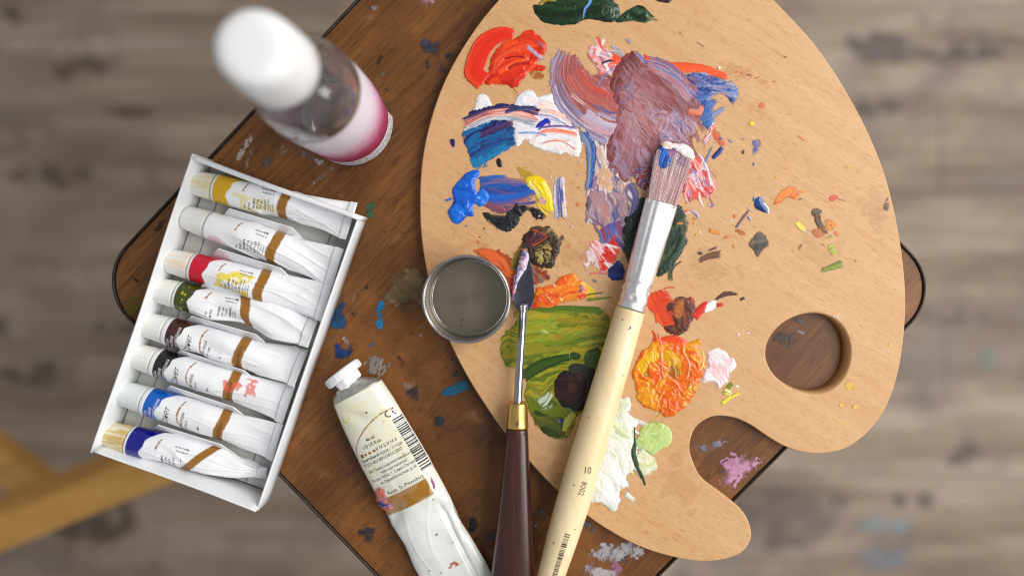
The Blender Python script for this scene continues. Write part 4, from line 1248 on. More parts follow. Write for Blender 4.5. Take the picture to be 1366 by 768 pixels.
pd('broad olive green patch with dark brown drop', [
    ('b', [(667, 456), (676, 442), (690, 426), (706, 413), (740, 408), (775, 408), (800, 411), (812, 422), (810, 450), (800, 492), (784, 530), (770, 556), (757, 582), (738, 583), (720, 572), (706, 548), (700, 520), (704, 502), (690, 492), (674, 487)],
     [(98, 112, 18), (140, 142, 24), (172, 152, 32), (122, 134, 22), (78, 100, 20), (158, 146, 30)], dict(h=1.3, rough=3.5, ang=-0.16, fa=0.01, fc=0.075, con=3.2, ta=0.02, tc=0.3, tex=0.8)),
    ('s', [(700, 418), (740, 412), (804, 414)], 10, [(70, 100, 24), (96, 120, 24)], dict(h=1, wipe=0.4, dry=0.25, end=12)),
    ('s', [(726, 430), (770, 428), (808, 432)], 12, [(160, 134, 28), (140, 128, 24), (104, 112, 22)], dict(h=0.8, wipe=0.3, streak=0.7)),
    ('s', [(726, 450), (768, 446), (806, 446)], 14, [(160, 138, 30), (150, 124, 30), (120, 116, 24)], dict(h=0.9, wipe=0.3, streak=0.7)),
    ('s', [(716, 468), (756, 464), (800, 462)], 10, [(96, 120, 22), (150, 136, 30), (80, 100, 22)], dict(h=0.9, wipe=0.3, streak=0.7)),
    ('s', [(694, 440), (716, 436), (744, 434)], 22, [(120, 140, 24), (150, 160, 50), (104, 124, 20)], dict(h=1.2, wipe=0.3, streak=0.7)),
    ('s', [(716, 436), (738, 452)], 8, [(190, 196, 110), (130, 140, 30)], dict(h=0.7, wipe=0.2, dry=0.4, dry0=0.3)),
    ('s', [(672, 472), (700, 466), (730, 462)], 16, [(126, 126, 22), (150, 138, 28)], dict(h=1, wipe=0.3)),
    *streaks(26, 684, 770, 416, 474, -0.1, 42, 6, [(180, 158, 36), (126, 146, 28), (80, 104, 22), (160, 170, 54), (172, 146, 32), (104, 124, 26)], 51, 0.15, 0.5, 0.8),
    *streaks(14, 706, 746, 500, 566, 0.6, 26, 6, [(120, 110, 24), (60, 80, 20), (44, 62, 16), (140, 130, 30)], 52, 0.5, 0.5, 0.8),
    ('s', [(698, 502), (720, 488), (748, 478), (774, 474)], (16, 18, 12, 6), [(36, 60, 14), (56, 86, 20), (30, 50, 14)], dict(h=1.6, streak=0.5, wipe=0.5, end=10)),
    ('b', [(780, 470), (800, 462), (802, 492), (790, 516), (778, 496)], [(56, 84, 20), (80, 100, 24), (40, 66, 18)], dict(h=1.2, rough=3, wipe=0.3)),
    ('b', oval(766, 474, 8, 6), [(44, 70, 20)], dict(h=1, rough=2)),
    ('b', [(712, 548), (730, 552), (752, 556), (760, 566), (752, 582), (738, 583), (720, 572)], [(40, 58, 16), (60, 76, 22), (96, 96, 24)], dict(h=1.2, rough=3, ang=0.6, wipe=0.4)),
    ('b', [(738, 520), (748, 496), (776, 490), (796, 494), (792, 530), (776, 546), (752, 543)], [(14, 14, 16), (28, 26, 26)], dict(h=1.2, rough=3, wipe=0.4)),
    ('b', oval(771, 492, 13, 9, 0.2), [(56, 58, 44), (40, 44, 32)], dict(h=1.2, rough=2, wipe=0.4)),
    ('b', [(739, 516), (745, 504), (757, 497), (772, 498), (782, 508), (783, 524), (774, 536), (758, 539), (745, 532)], [(40, 20, 18), (58, 32, 26), (34, 16, 16)], dict(h=4, edge=9, rough=0.8, tex=0.15, wipe=0.5)),
    ('b', oval(763, 518, 7, 8), [(84, 54, 30), (64, 36, 26)], dict(h=0.2, rough=3, dry=0.3, alpha=0.7, wipe=0.0)),
    ('b', [(707, 536), (716, 522), (724, 518), (738, 528), (736, 542), (724, 548), (716, 536)], [(190, 204, 186), (150, 164, 140)], dict(h=0.8, rough=3, dry=0.45, ang=-0.9, wipe=0.1)),
    ('s', [(767, 551), (758, 560), (752, 576)], (8, 12, 6), [(190, 190, 80), (160, 166, 60)], dict(h=2, end=3, wipe=0.3)),
    ('b', oval(748, 560, 4, 4), [(40, 50, 100)], dict(h=0.6, rough=2, dry=0.3)),
    ('s', [(783, 400), (800, 398), (818, 396)], (5, 4, 2), [(120, 130, 40)], dict(h=0.3, dry=0.5, dry0=0.2)),
], 'paint_wet')
pd('red orange dab with brown edge right of the ferrule', [
    ('b', [(863, 398), (874, 388), (886, 388), (897, 396), (902, 410), (906, 430), (896, 442), (884, 437), (872, 422), (864, 410)], [(216, 70, 26), (196, 54, 22), (226, 92, 44)], dict(h=1.0, rough=3, ang=0.8, tc=0.4)),
    ('b', [(888, 410), (898, 397), (912, 395), (924, 398), (929, 410), (925, 426), (918, 440), (906, 448), (890, 442), (884, 434), (900, 430)], [(82, 40, 28), (110, 56, 36), (64, 32, 26), (180, 66, 36)], dict(h=1.4, rough=3, ang=0.6, con=3, ridge=0.8)),
    ('b', oval(907, 410, 9, 14, 0.15), [(172, 98, 36), (150, 80, 34)], dict(h=0.9, rough=2, ang=1.6, tc=0.5, wipe=0.4)),
    ('s', [(926, 424), (936, 412), (946, 404)], (11, 13, 8), [(206, 34, 26), (222, 60, 40)], dict(h=1.6, end=4)),
    ('b', [(940, 416), (942, 406), (948, 398), (956, 400), (954, 410), (946, 416)], [(240, 236, 234)], dict(h=2.2, rough=1.6, wipe=0.4)),
    ('s', [(956, 407), (965, 406)], 6, [(196, 40, 40)], dict(h=1, end=3)),
    ('s', [(954, 400), (968, 392), (984, 392)], (2, 8, 3), [(96, 50, 44), (80, 40, 40)], dict(h=0.8, end=4)),
    ('s', [(986, 400), (994, 397)], 5, [(56, 56, 60)], dict(h=0.5, end=3)),
    ('s', [(884, 386), (893, 383), (900, 384)], 2.5, [(214, 80, 60)], dict(h=0.4, end=3)),
], 'paint')
pd('thick orange and yellow mound', [
    ('b', [(843, 500), (847, 486), (856, 470), (870, 458), (874, 446), (870, 440), (878, 450), (890, 456), (906, 452), (920, 455), (930, 452), (936, 454), (932, 462), (940, 478), (942, 490), (934, 506), (928, 524), (916, 540), (904, 552), (890, 557), (878, 550), (862, 544), (850, 532), (848, 516)],
     [(224, 100, 14), (232, 122, 18), (226, 160, 20), (234, 128, 20), (222, 92, 20)], dict(h=3.2, edge=4, rough=2.6, ang=0.9, fa=0.03, fc=0.06, con=3.4, ridge=3.0, tex=0.6, tc=0.25)),
    ('s', [(880, 456), (898, 452), (916, 458)], 11, [(220, 56, 24), (232, 92, 40)], dict(h=1.8, wipe=0.3, end=5)),
    ('b', [(850, 488), (862, 472), (876, 464), (880, 476), (866, 488), (858, 500)], [(226, 178, 16), (214, 160, 20)], dict(h=1.2, rough=4, wipe=0.3)),
    ('b', [(882, 470), (898, 466), (908, 480), (910, 500), (898, 494), (886, 484)], [(228, 176, 18), (216, 150, 20)], dict(h=1.4, rough=3, wipe=0.3)),
    ('b', [(850, 524), (862, 514), (876, 518), (870, 536), (858, 538)], [(228, 160, 20), (232, 136, 24)], dict(h=1.4, rough=3, wipe=0.3)),
    ('b', [(894, 530), (906, 522), (914, 532), (904, 546), (892, 544)], [(226, 150, 24), (222, 90, 30)], dict(h=1.4, rough=3, wipe=0.3)),
    ('b', oval(900, 496, 10, 8, 0.7), [(150, 90, 24), (176, 104, 24)], dict(h=0.6, rough=4, wipe=0.2, alpha=0.8)),
    ('b', oval(862, 499, 4, 4), [(130, 110, 20)], dict(h=0.3, rough=2, wipe=0.1, alpha=0.8)),
    ('s', [(878, 444), (882, 462), (882, 482), (884, 506)], 3.5, [(236, 150, 120), (232, 100, 50)], dict(h=1.8, wipe=0.1, end=3)),
    ('s', [(912, 470), (919, 486), (916, 504)], 3, [(238, 190, 150), (226, 110, 50)], dict(h=1.6, wipe=0.1, end=3)),
    ('s', [(936, 466), (939, 480), (934, 494)], 3, [(240, 210, 130)], dict(h=1.6, wipe=0.1, end=3)),
    ('s', [(884, 548), (878, 556), (872, 557)], 3, [(238, 170, 90)], dict(h=1, wipe=0.1, end=3)),
    ('s', [(886, 520), (878, 534), (876, 548)], 3, [(240, 180, 110), (236, 130, 40)], dict(h=1.6, wipe=0.1, end=3)),
    ('s', [(870, 440), (874, 448), (872, 456)], (2, 5, 6), [(214, 70, 30)], dict(h=1, end=2)),
], 'paint_wet')
pd('pale pink and white lump', [
    ('b', [(935, 506), (940, 492), (946, 488), (943, 474), (947, 467), (958, 463), (968, 467), (973, 475), (980, 478), (983, 488), (977, 497), (975, 506), (966, 512), (960, 517), (950, 512), (942, 512)], [(236, 226, 228), (238, 214, 216), (236, 180, 184), (236, 228, 230)],
     dict(h=3.4, edge=4, rough=1.8, ridge=1.6, con=3, ang=0.9)),
], 'paint')
pd('small lime and yellow dabs near the thumb hole', [
    ('s', [(965, 526), (972, 516), (978, 510)], 7, [(130, 140, 20), (90, 110, 20)], dict(h=1, end=4, dry=0.2)),
    ('s', [(962, 539), (974, 530), (988, 524)], (6, 6, 3), [(232, 210, 50), (226, 214, 80)], dict(h=1.2, end=5, dry=0.2)),
    ('b', oval(970, 524, 7, 5, 0.4), [(226, 200, 30), (236, 226, 170)], dict(h=1, rough=4, dry=0.4)),
    ('s', [(980, 514), (986, 516)], 4, [(236, 234, 200)], dict(h=1, end=3)),
    ('b', oval(993, 495, 2, 1.4), [(214, 200, 60)], dict(h=0.3, rough=0.6)),
], 'paint')
pd('white and pale green patch', [
    ('b', [(822, 540), (830, 530), (838, 528), (842, 538), (841, 552), (850, 562), (850, 568), (843, 574), (846, 590), (852, 606), (846, 622), (836, 636), (838, 648), (828, 656), (826, 670), (818, 682), (806, 674), (792, 670), (784, 664), (788, 640), (800, 600)],
     [(236, 238, 234), (224, 226, 218), (206, 214, 190), (230, 226, 222), (238, 238, 236)], dict(h=2.4, rough=2.4, ridge=0.9, ang=0.9, con=3, tc=0.3, tex=0.3)),
    ('b', [(824, 536), (838, 530), (840, 546), (830, 560), (820, 560)], [(190, 204, 172), (214, 222, 200)], dict(h=0.6, rough=3, wipe=0.1, alpha=0.8)),
    ('b', [(812, 586), (836, 588), (834, 606), (814, 610)], [(220, 210, 212), (228, 222, 220)], dict(h=0.6, rough=4, wipe=0.1, alpha=0.7)),
    ('s', [(810, 608), (818, 628), (832, 650)], (16, 18, 12), [(240, 240, 240), (232, 232, 234)], dict(h=2.4, wipe=0.4, end=6)),
    ('s', [(800, 660), (815, 664), (824, 672)], 16, [(240, 240, 240), (230, 230, 232)], dict(h=2.2, wipe=0.4, end=5)),
    ('b', oval(837, 582, 4, 4), [(140, 170, 110)], dict(h=0.6, rough=2, wipe=0.1, alpha=0.8)),
    ('s', [(826, 646), (830, 652), (827, 662)], 3, [(222, 160, 60)], dict(h=0.6, wipe=0.1, end=3)),
    ('b', oval(797, 672, 4, 3, 0.7), [(220, 160, 70)], dict(h=0.4, rough=2, dry=0.3)),
    ('s', [(828, 620), (838, 622), (846, 636)], 4, [(214, 180, 90), (226, 206, 150)], dict(h=0.6, wipe=0.1, dry=0.3)),
    ('b', [(820, 560), (842, 566), (852, 590), (850, 620), (836, 632), (816, 616), (812, 586)], [(196, 212, 166), (224, 228, 206), (236, 236, 230)], dict(h=0.8, rough=7, ang=0.9, dry=0.35, wipe=0.1, con=3)),
    ('b', [(848, 604), (856, 596), (868, 602), (878, 616), (876, 628), (862, 637), (850, 634), (846, 620)], [(222, 222, 186), (228, 228, 200), (206, 212, 150)], dict(h=1.8, rough=2.5, ridge=1.4)),
    *streaks(16, 796, 840, 540, 660, 0.9, 24, 6, [(240, 240, 238), (214, 222, 196), (236, 236, 234), (222, 212, 214), (200, 214, 176), (240, 240, 240)], 54, 0.5, 0.9),
    ('b', [(848, 594), (851, 580), (858, 567), (868, 560), (882, 562), (892, 569), (898, 582), (894, 594), (882, 600), (872, 606), (858, 602)], [(180, 204, 130), (196, 212, 134), (170, 196, 120), (208, 206, 96)], dict(h=2.4, rough=1.8, ridge=1.2, ang=-0.6, con=3)),
    ('s', [(846, 568), (847, 590), (845, 604), (850, 622), (858, 638), (861, 648)], (2, 3, 9, 7, 6, 2), [(60, 84, 50), (40, 66, 46), (30, 54, 44)], dict(h=1.4, wipe=0.3, end=3)),
], 'paint')

# ---- scattered dabs on the right of the palette
pd('small orange dab', [('b', [(1031, 272), (1040, 258), (1050, 248), (1060, 248), (1067, 256), (1062, 266), (1050, 266), (1040, 272)], [(222, 120, 44), (232, 136, 56), (206, 104, 40)], dict(h=0.9, rough=2, ang=-0.5, tc=0.5)),
                        ('s', [(1064, 266), (1070, 265)], 3, [(110, 90, 70)], dict(h=0.3, end=3)), ('s', [(1068, 256), (1076, 256)], 4, [(226, 150, 80)], dict(h=0.3, dry=0.4, dry0=0.3))])
pd('small deep blue blob with white rim', [('b', [(1006, 268), (1012, 262), (1018, 266), (1024, 280), (1020, 284), (1008, 278)], [(16, 40, 100), (24, 80, 150)], dict(h=2.2, rough=1)),
                                           ('s', [(1014, 264), (1021, 264)], 3, [(206, 216, 230), (40, 100, 170)], dict(h=0.8, end=2)), ('s', [(1018, 270), (1024, 278), (1025, 286)], 4, [(226, 228, 236), (200, 206, 224)], dict(h=1.6, end=2)),
                                           ('s', [(1006, 262), (1005, 269)], 3, [(30, 90, 160)], dict(h=1, end=2))], 'paint_wet')
pd('dark grey diamond smear', [('b', [(998, 320), (1006, 314), (1013, 308), (1020, 312), (1027, 326), (1018, 336), (1011, 342), (1003, 332)], [(84, 76, 66), (104, 94, 82), (70, 64, 58)], dict(h=0.3, rough=2, ang=-0.7, tc=0.6, dry=0.2))], 'paint_dry')
pd('brown streaks', [('s', [(932, 348), (945, 342), (962, 338)], (7, 8, 11), [(96, 62, 44), (120, 76, 52), (84, 54, 42)], dict(h=0.4, dry=0.35, dry0=0.35, end=8)), ('s', [(946, 334), (956, 330)], 4, [(110, 70, 60)], dict(h=0.4, dry=0.3)), ('b', oval(934, 338, 3.5, 2.4, 0.3), [(44, 48, 44)], dict(h=0.5, rough=1))], 'paint_dry')
pd('olive, brown and orange dabs', [('b', oval(1089, 283, 8, 6, -0.4), [(100, 84, 56), (80, 66, 46)], dict(h=0.5, rough=3, dry=0.25)), ('s', [(1090, 284), (1093, 298), (1102, 312)], (8, 9, 8), [(110, 80, 56), (80, 62, 48)], dict(h=0.7, dry=0.15)),
                                    ('b', [(1098, 296), (1108, 292), (1114, 302), (1108, 310), (1100, 306)], [(222, 150, 50), (206, 130, 50)], dict(h=0.4, rough=4, dry=0.36)), ('b', oval(1092, 310, 8, 6, 0.3), [(190, 110, 60), (150, 90, 60)], dict(h=0.5, rough=3, dry=0.25)),
                                    ('b', [(1094, 321), (1106, 312), (1112, 316), (1104, 320)], [(170, 176, 70), (150, 160, 60)], dict(h=0.9, rough=1)), ('b', oval(1117, 312, 4, 3), [(214, 130, 60)], dict(h=0.3, rough=2, dry=0.3))])
pd('small yellow dab', [('s', [(1062, 295), (1068, 302), (1076, 309)], (7, 9, 4), [(230, 190, 30), (236, 214, 110)], dict(h=1, end=6, dry=0.3)), ('s', [(1072, 306), (1080, 312)], 4, [(120, 116, 100), (226, 222, 214)], dict(h=0.8, end=3))])
pd('red fleck with a grey tail', [('b', oval(1112, 264, 6, 3.5, -0.2), [(206, 84, 70), (220, 100, 84)], dict(h=0.7, rough=2.4)), ('s', [(1118, 265), (1128, 268)], 2.5, [(180, 130, 120)], dict(h=0.2, end=3))])
pd('lime green fleck', [('b', [(1106, 328), (1112, 326), (1116, 336), (1113, 341), (1108, 336)], [(180, 190, 80), (160, 172, 60)], dict(h=0.6, rough=2.4, dry=0.2))])
pd('dark green fleck', [('b', [(1063, 330), (1070, 325), (1069, 332), (1067, 336)], [(48, 66, 50), (60, 80, 60)], dict(h=0.5, rough=1.6))])
pd('moss green streak', [('s', [(1096, 361), (1108, 357), (1124, 351)], (6, 9, 10), [(96, 116, 40), (140, 150, 50), (80, 100, 36)], dict(h=0.6, end=6, dry0=0.3))])
pd('yellow spots by the thumb hole', [('b', oval(1136, 515, 10, 7, 0.3), [(228, 184, 60), (232, 194, 84)], dict(h=0.25, rough=4, dry=0.2, alpha=0.85)), ('b', oval(1122, 540, 3, 2.4), [(228, 186, 60)], dict(h=0.3, rough=1.4)),
                                      ('b', oval(1141, 542, 4, 2.4, -0.3), [(226, 184, 64)], dict(h=0.3, rough=1.4)), ('s', [(1114, 562), (1122, 564), (1128, 567)], 2, [(230, 196, 70)], dict(h=0.3, end=3)), ('b', oval(1140, 497, 3, 2), [(160, 160, 160)], dict(h=0.2, rough=1.4)), ('b', oval(1187, 459, 2, 2), [(228, 180, 60)], dict(h=0.2, rough=1))])
pd('blue and lilac dabs', [('b', [(1001, 205), (1004, 190), (1012, 184), (1016, 194), (1012, 206), (1006, 210)], [(70, 90, 160), (150, 140, 176), (60, 110, 170)], dict(h=0.6, rough=2.4, dry=0.2, con=3)), ('b', oval(992, 185, 5, 4, 0.4), [(140, 134, 170)], dict(h=0.2, rough=3, dry=0.36, alpha=0.8)),
                           ('s', [(1013, 186), (1015, 194)], 3, [(200, 80, 60)], dict(h=0.3)), ('s', [(1006, 216), (1005, 222)], 3, [(60, 70, 150)], dict(h=0.6, end=2)), ('s', [(972, 186), (978, 191)], 3.5, [(120, 140, 190)], dict(h=0.4, end=3))])
pd('stray orange, red and yellow flecks', [('b', oval(1000, 100, 6, 4, 0.5), [(190, 70, 40), (100, 80, 40)], dict(h=0.3, rough=3, dry=0.45)), ('b', oval(990, 98, 4, 3), [(180, 60, 40)], dict(h=0.3, rough=2, dry=0.4)), ('b', oval(1017, 140, 4, 5, 0.6), [(214, 110, 80)], dict(h=0.3, rough=2, dry=0.3)),
                                           ('b', oval(1003, 165, 4, 3), [(230, 200, 40)], dict(h=0.8, rough=2)), ('s', [(1064, 180), (1074, 188)], 3, [(220, 130, 90)], dict(h=0.2, dry=0.4, dry0=0.3)), ('b', oval(1012, 104, 4, 2), [(206, 110, 70)], dict(h=0.2, rough=2, dry=0.45)),
                                           ('s', [(1042, 224), (1054, 225)], 2.2, [(220, 150, 100)], dict(h=0.2, end=3)), ('b', oval(1036, 236, 2.6, 1.6), [(226, 160, 70)], dict(h=0.3, rough=0.8)), ('b', oval(1034, 108, 3, 2), [(210, 110, 80)], dict(h=0.2, rough=1.5, dry=0.4)),
                                           ('s', [(1110, 250), (1116, 249)], 2, [(226, 160, 110)], dict(h=0.2, end=2)), ('b', oval(1133, 222, 6, 2.4), [(226, 190, 110)], dict(h=0.15, rough=2, dry=0.3, alpha=0.6))])
pd('orange and lilac crumbs right of the brush', [('s', [(946, 306), (954, 309), (962, 311)], (6, 7, 4), [(220, 140, 60)], dict(h=0.5, end=4)), ('s', [(966, 318), (974, 314)], 5, [(214, 130, 60)], dict(h=0.4, dry=0.2)), ('b', oval(988, 310, 8, 4, 0.5), [(222, 130, 50), (180, 100, 50)], dict(h=0.5, rough=3, dry=0.35)),
                                                 ('s', [(982, 304), (990, 292), (1000, 280)], 4, [(120, 100, 116), (90, 80, 96)], dict(h=0.5, dry=0.3, dry0=0.3, end=5)), ('s', [(998, 288), (1002, 294)], 5, [(190, 184, 206), (110, 120, 170)], dict(h=1, end=2)), ('s', [(998, 276), (1000, 280)], 3, [(190, 180, 200)], dict(h=0.6, end=2)),
                                                 ('s', [(921, 280), (930, 286), (932, 292)], 4, [(206, 210, 226), (120, 120, 170)], dict(h=1.2, end=2)), ('s', [(912, 284), (922, 282)], 5, [(226, 120, 80), (236, 200, 190)], dict(h=1.2, end=3)), ('b', oval(951, 297, 2, 4, 0.3), [(60, 110, 170), (220, 222, 230)], dict(h=1, rough=0.8)),
                                                 ('b', oval(934, 310, 1.6, 1.6), [(226, 222, 220)], dict(h=0.8, rough=0.4)), ('b', oval(948, 274, 3, 2), [(190, 190, 214)], dict(h=0.5, rough=1.4)), ('b', oval(976, 300, 4, 2), [(210, 120, 60)], dict(h=0.3, rough=1.6, dry=0.3)), ('b', oval(980, 328, 2, 3), [(220, 150, 80)], dict(h=0.2, rough=1)),
                                                 ('b', oval(927, 290, 3, 5, 0.8), [(200, 110, 60)], dict(h=0.4, rough=2, dry=0.3)), ('b', oval(960, 300, 3, 1.6), [(160, 150, 170)], dict(h=0.3, rough=1, dry=0.2))])
pd('white crumbs', [('b', oval(775, 215, 2.2, 3.2), [(232, 228, 226)], dict(h=1, rough=0.6)), ('b', oval(786, 224, 2, 3), [(226, 216, 216)], dict(h=0.6, rough=0.8)), ('b', oval(773, 337, 2.4, 4, 0.6), [(232, 224, 224)], dict(h=0.8, rough=1)), ('b', oval(776, 343, 2, 5, -0.3), [(214, 140, 150)], dict(h=0.3, rough=1.4, dry=0.3)),
                    ('b', oval(784, 364, 3.4, 3), [(238, 200, 206)], dict(h=0.8, rough=2)), ('s', [(786, 365), (800, 364), (818, 366)], 3, [(226, 120, 110)], dict(h=0.3, dry=0.5, dry0=0.3)), ('b', oval(985, 446, 2, 1.6), [(236, 222, 226)], dict(h=0.4, rough=0.6)), ('b', oval(998, 444, 2.4, 1.2), [(236, 222, 226)], dict(h=0.4, rough=0.6)),
                    ('b', oval(735, 236, 2, 2.4), [(232, 220, 216)], dict(h=0.8, rough=0.5)), ('b', oval(655, 126, 2, 1), [(226, 222, 216)], dict(h=0.4, rough=0.6)), ('b', oval(1116, 422, 4, 3), [(216, 206, 206)], dict(h=0.2, rough=2, dry=0.4, alpha=0.7)), ('b', oval(772, 250, 2, 1.4), [(180, 110, 90)], dict(h=0.2, rough=0.8))])
pd('grey and dark marks near the right edge', [('b', [(1181, 268), (1186, 262), (1186, 280), (1180, 278)], [(110, 90, 80)], dict(h=0.2, rough=2, dry=0.3)), ('b', oval(1172, 290, 4, 3), [(160, 120, 100)], dict(h=0.15, rough=2, dry=0.45, alpha=0.7)), ('s', [(1028, 64), (1040, 72), (1048, 77)], 1.6, [(120, 96, 70)], dict(h=0.1, end=4)), ('b', oval(1048, 76, 1.6, 1.4), [(90, 70, 56)], dict(h=0.3, rough=0.4)),
                                               ('s', [(930, 56), (940, 63)], 2, [(110, 96, 76)], dict(h=0.2, end=3)), ('s', [(905, 42), (910, 45)], 2, [(70, 56, 48)], dict(h=0.3, end=2)), ('b', oval(839, 55, 4, 3, 0.6), [(170, 150, 170)], dict(h=0.2, rough=2, dry=0.3, alpha=0.8)), ('b', oval(1024, 391, 1.2, 1.2), [(110, 90, 80)], dict(h=0.2, rough=0.3)),
                                               ('b', oval(1080, 412, 3, 1.2, -0.4), [(120, 100, 86)], dict(h=0.15, rough=0.8, dry=0.3)), ('b', oval(1142, 348, 1.5, 2), [(150, 130, 110)], dict(h=0.15, rough=0.6)), ('s', [(772, 396), (790, 392), (806, 390)], 3, [(90, 110, 40)], dict(h=0.3, dry=0.4, dry0=0.2))])

for (pts, c, a_) in [([(960, 84), (1000, 88), (1030, 104), (1024, 116), (990, 110)], (206, 110, 70), 0.28), ([(985, 120), (1020, 130), (1030, 160), (1000, 150)], (214, 130, 90), 0.16), ([(600, 300), (640, 310), (650, 330), (610, 330)], (190, 110, 60), 0.2),
                      ([(740, 330), (800, 326), (810, 350), (760, 360)], (200, 140, 90), 0.2), ([(930, 330), (990, 350), (980, 380), (920, 366)], (170, 120, 80), 0.18), ([(1060, 320), (1130, 310), (1140, 350), (1080, 362)], (190, 150, 80), 0.14),
                      ([(900, 600), (940, 640), (920, 690), (880, 650)], (196, 140, 90), 0.2), ([(700, 600), (740, 620), (760, 650), (720, 630)], (160, 120, 60), 0.18), ([(1150, 250), (1184, 262), (1180, 330), (1158, 300)], (150, 104, 76), 0.16)]:
    ZPT[0] += 0.000004
    dab('wiped_film', [('b', pts, [c, tuple(int(v * 0.9) for v in c)], dict(h=0.05, tex=0.03, rough=12, dry=0.36, soft=7, alpha=a_ * 0.55, ang=-0.57, ta=0.03, tc=0.3))], M['paint_dry'], pal, ZPT[0], None, 0.9, pad=14)

# crumbs and flecks flicked round the mixing area
random.seed(21)
FL = [(226, 110, 60), (60, 90, 160), (206, 200, 210), (196, 60, 40), (150, 120, 150), (70, 60, 60), (232, 226, 224), (222, 170, 60)]
for (x0, x1, y0, y1, n_) in [(900, 1000, 180, 320, 26), (745, 800, 200, 340, 14), (760, 800, 300, 372, 8), (930, 1010, 90, 180, 8), (600, 700, 200, 330, 8), (680, 800, 300, 400, 8), (1050, 1130, 250, 360, 8)]:
    for _ in range(n_):
        r_ = random.choice([0.8, 1.0, 1.3, 1.8])
        x_, y_ = random.uniform(x0, x1), random.uniform(y0, y1)
        ZPT[0] += 0.000002
        dab('paint_fleck', [('b', oval(x_, y_, r_, r_ * random.uniform(1, 2.2), random.uniform(0, 3), 6), [random.choice(FL)], dict(h=0.6, rough=1.0, rfreq=0.4))], M['paint'], pal, ZPT[0], None, 0.55, pad=4)

# ------------------------------------------------------------------ METAL CUP
zr = ZP + 0.0222
cc = P(622, 399, zr)
cup = thing('metal_cup', 'round empty steel painting cup standing on the left edge of the palette', 'cup', (cc[0], cc[1], ZP + 0.0006))
c0 = np.array([cc[0], cc[1], ZP + 0.0006])
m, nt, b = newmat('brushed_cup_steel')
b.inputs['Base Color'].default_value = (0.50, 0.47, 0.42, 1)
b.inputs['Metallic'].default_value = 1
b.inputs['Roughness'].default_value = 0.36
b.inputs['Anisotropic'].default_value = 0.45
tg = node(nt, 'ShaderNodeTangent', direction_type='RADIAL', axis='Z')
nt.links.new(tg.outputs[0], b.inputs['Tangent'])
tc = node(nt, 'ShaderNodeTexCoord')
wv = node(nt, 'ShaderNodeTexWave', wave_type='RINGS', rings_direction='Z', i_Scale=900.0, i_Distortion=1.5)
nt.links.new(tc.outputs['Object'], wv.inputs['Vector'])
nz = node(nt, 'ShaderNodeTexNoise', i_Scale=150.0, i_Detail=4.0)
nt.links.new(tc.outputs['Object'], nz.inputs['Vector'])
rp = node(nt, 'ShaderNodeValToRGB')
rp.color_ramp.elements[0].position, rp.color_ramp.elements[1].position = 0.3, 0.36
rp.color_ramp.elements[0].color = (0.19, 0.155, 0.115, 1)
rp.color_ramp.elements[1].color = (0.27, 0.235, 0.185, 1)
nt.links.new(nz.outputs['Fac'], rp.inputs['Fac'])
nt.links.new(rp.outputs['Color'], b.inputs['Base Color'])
bp = node(nt, 'ShaderNodeBump', i_Strength=0.12, i_Distance=0.0002)
nt.links.new(wv.outputs['Fac'], bp.inputs['Height'])
nt.links.new(bp.outputs['Normal'], b.inputs['Normal'])
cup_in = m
cup_out = plain('cup_steel', (176, 174, 174), 0.24, 1.0, noise=0.12, nscale=220)
loft('wall', lathe_rings([(0.0205, 0.0), (0.0216, 0.0008), (0.0219, 0.003), (0.0219, 0.0200), (0.0221, 0.0204)][0:5] + [(0.0219, 0.0206), (0.0214, 0.0206), (0.0213, 0.0200), (0.0213, 0.0090), (0.02115, 0.0086), (0.0208, 0.0083), (0.0207, 0.0032), (0.0203, 0.0024), (0.0195, 0.0022)], c0, 96), cup_out, cup, caps=(True, False))
loft('base', lathe_rings([(0.0203, 0.00235), (0.0150, 0.0023), (0.010, 0.0023), (0.005, 0.0023), (0.0006, 0.0023)], c0, 64), cup_in, cup, caps=(False, True))
rim = []
for k in range(10):
    a = 2 * pi * k / 10
    rim.append((0.0221 + 0.00075 * cos(a), 0.0212 + 0.0008 * sin(a)))
rim.append(rim[0])
loft('rolled_rim', lathe_rings(rim, c0, 96), cup_out, cup, caps=(False, False))

# ------------------------------------------------------------------ BOTTLE
bc = P(470, 166, 0.0)
bot = thing('bottle', 'clear plastic bottle with white screw cap and crimson and white label', 'bottle', (bc[0], bc[1], 0.0006))
b0 = np.array([bc[0], bc[1], 0.0006])
g, nt, b = newmat('clear_plastic')
b.inputs['Base Color'].default_value = (0.97, 0.95, 0.96, 1)
b.inputs['Transmission Weight'].default_value = 0.968
b.inputs['Roughness'].default_value = 0.02
b.inputs['IOR'].default_value = 1.45
outer = [(0.0004, 0.0012), (0.014, 0.0010), (0.0195, 0.0), (0.0224, 0.0012), (0.0233, 0.0038), (0.0233, 0.045), (0.0233, 0.0770), (0.0231, 0.0815), (0.0224, 0.0862), (0.0210, 0.0908), (0.0189, 0.0949), (0.0162, 0.0982), (0.0136, 0.1006), (0.0117, 0.1030), (0.0108, 0.1060), (0.0108, 0.124)]
inner = [(0.0098, 0.124), (0.0098, 0.1064), (0.0108, 0.1026), (0.0130, 0.0997), (0.0156, 0.0972), (0.0181, 0.0940), (0.0201, 0.0902), (0.0214, 0.0858), (0.0220, 0.0813), (0.0222, 0.0770), (0.0222, 0.045), (0.0222, 0.0045), (0.0212, 0.0024), (0.0180, 0.0018), (0.010, 0.0022), (0.0004, 0.0022)]
loft('body', lathe_rings(outer + inner, b0, 96), g, bot, caps=(True, True))
loft('neck_ring', lathe_rings([(0.0109, 0.1085), (0.0133, 0.1088), (0.0135, 0.1096), (0.0133, 0.1104), (0.0109, 0.1107)], b0, 64), M['cap_white'], bot, caps=(False, False))
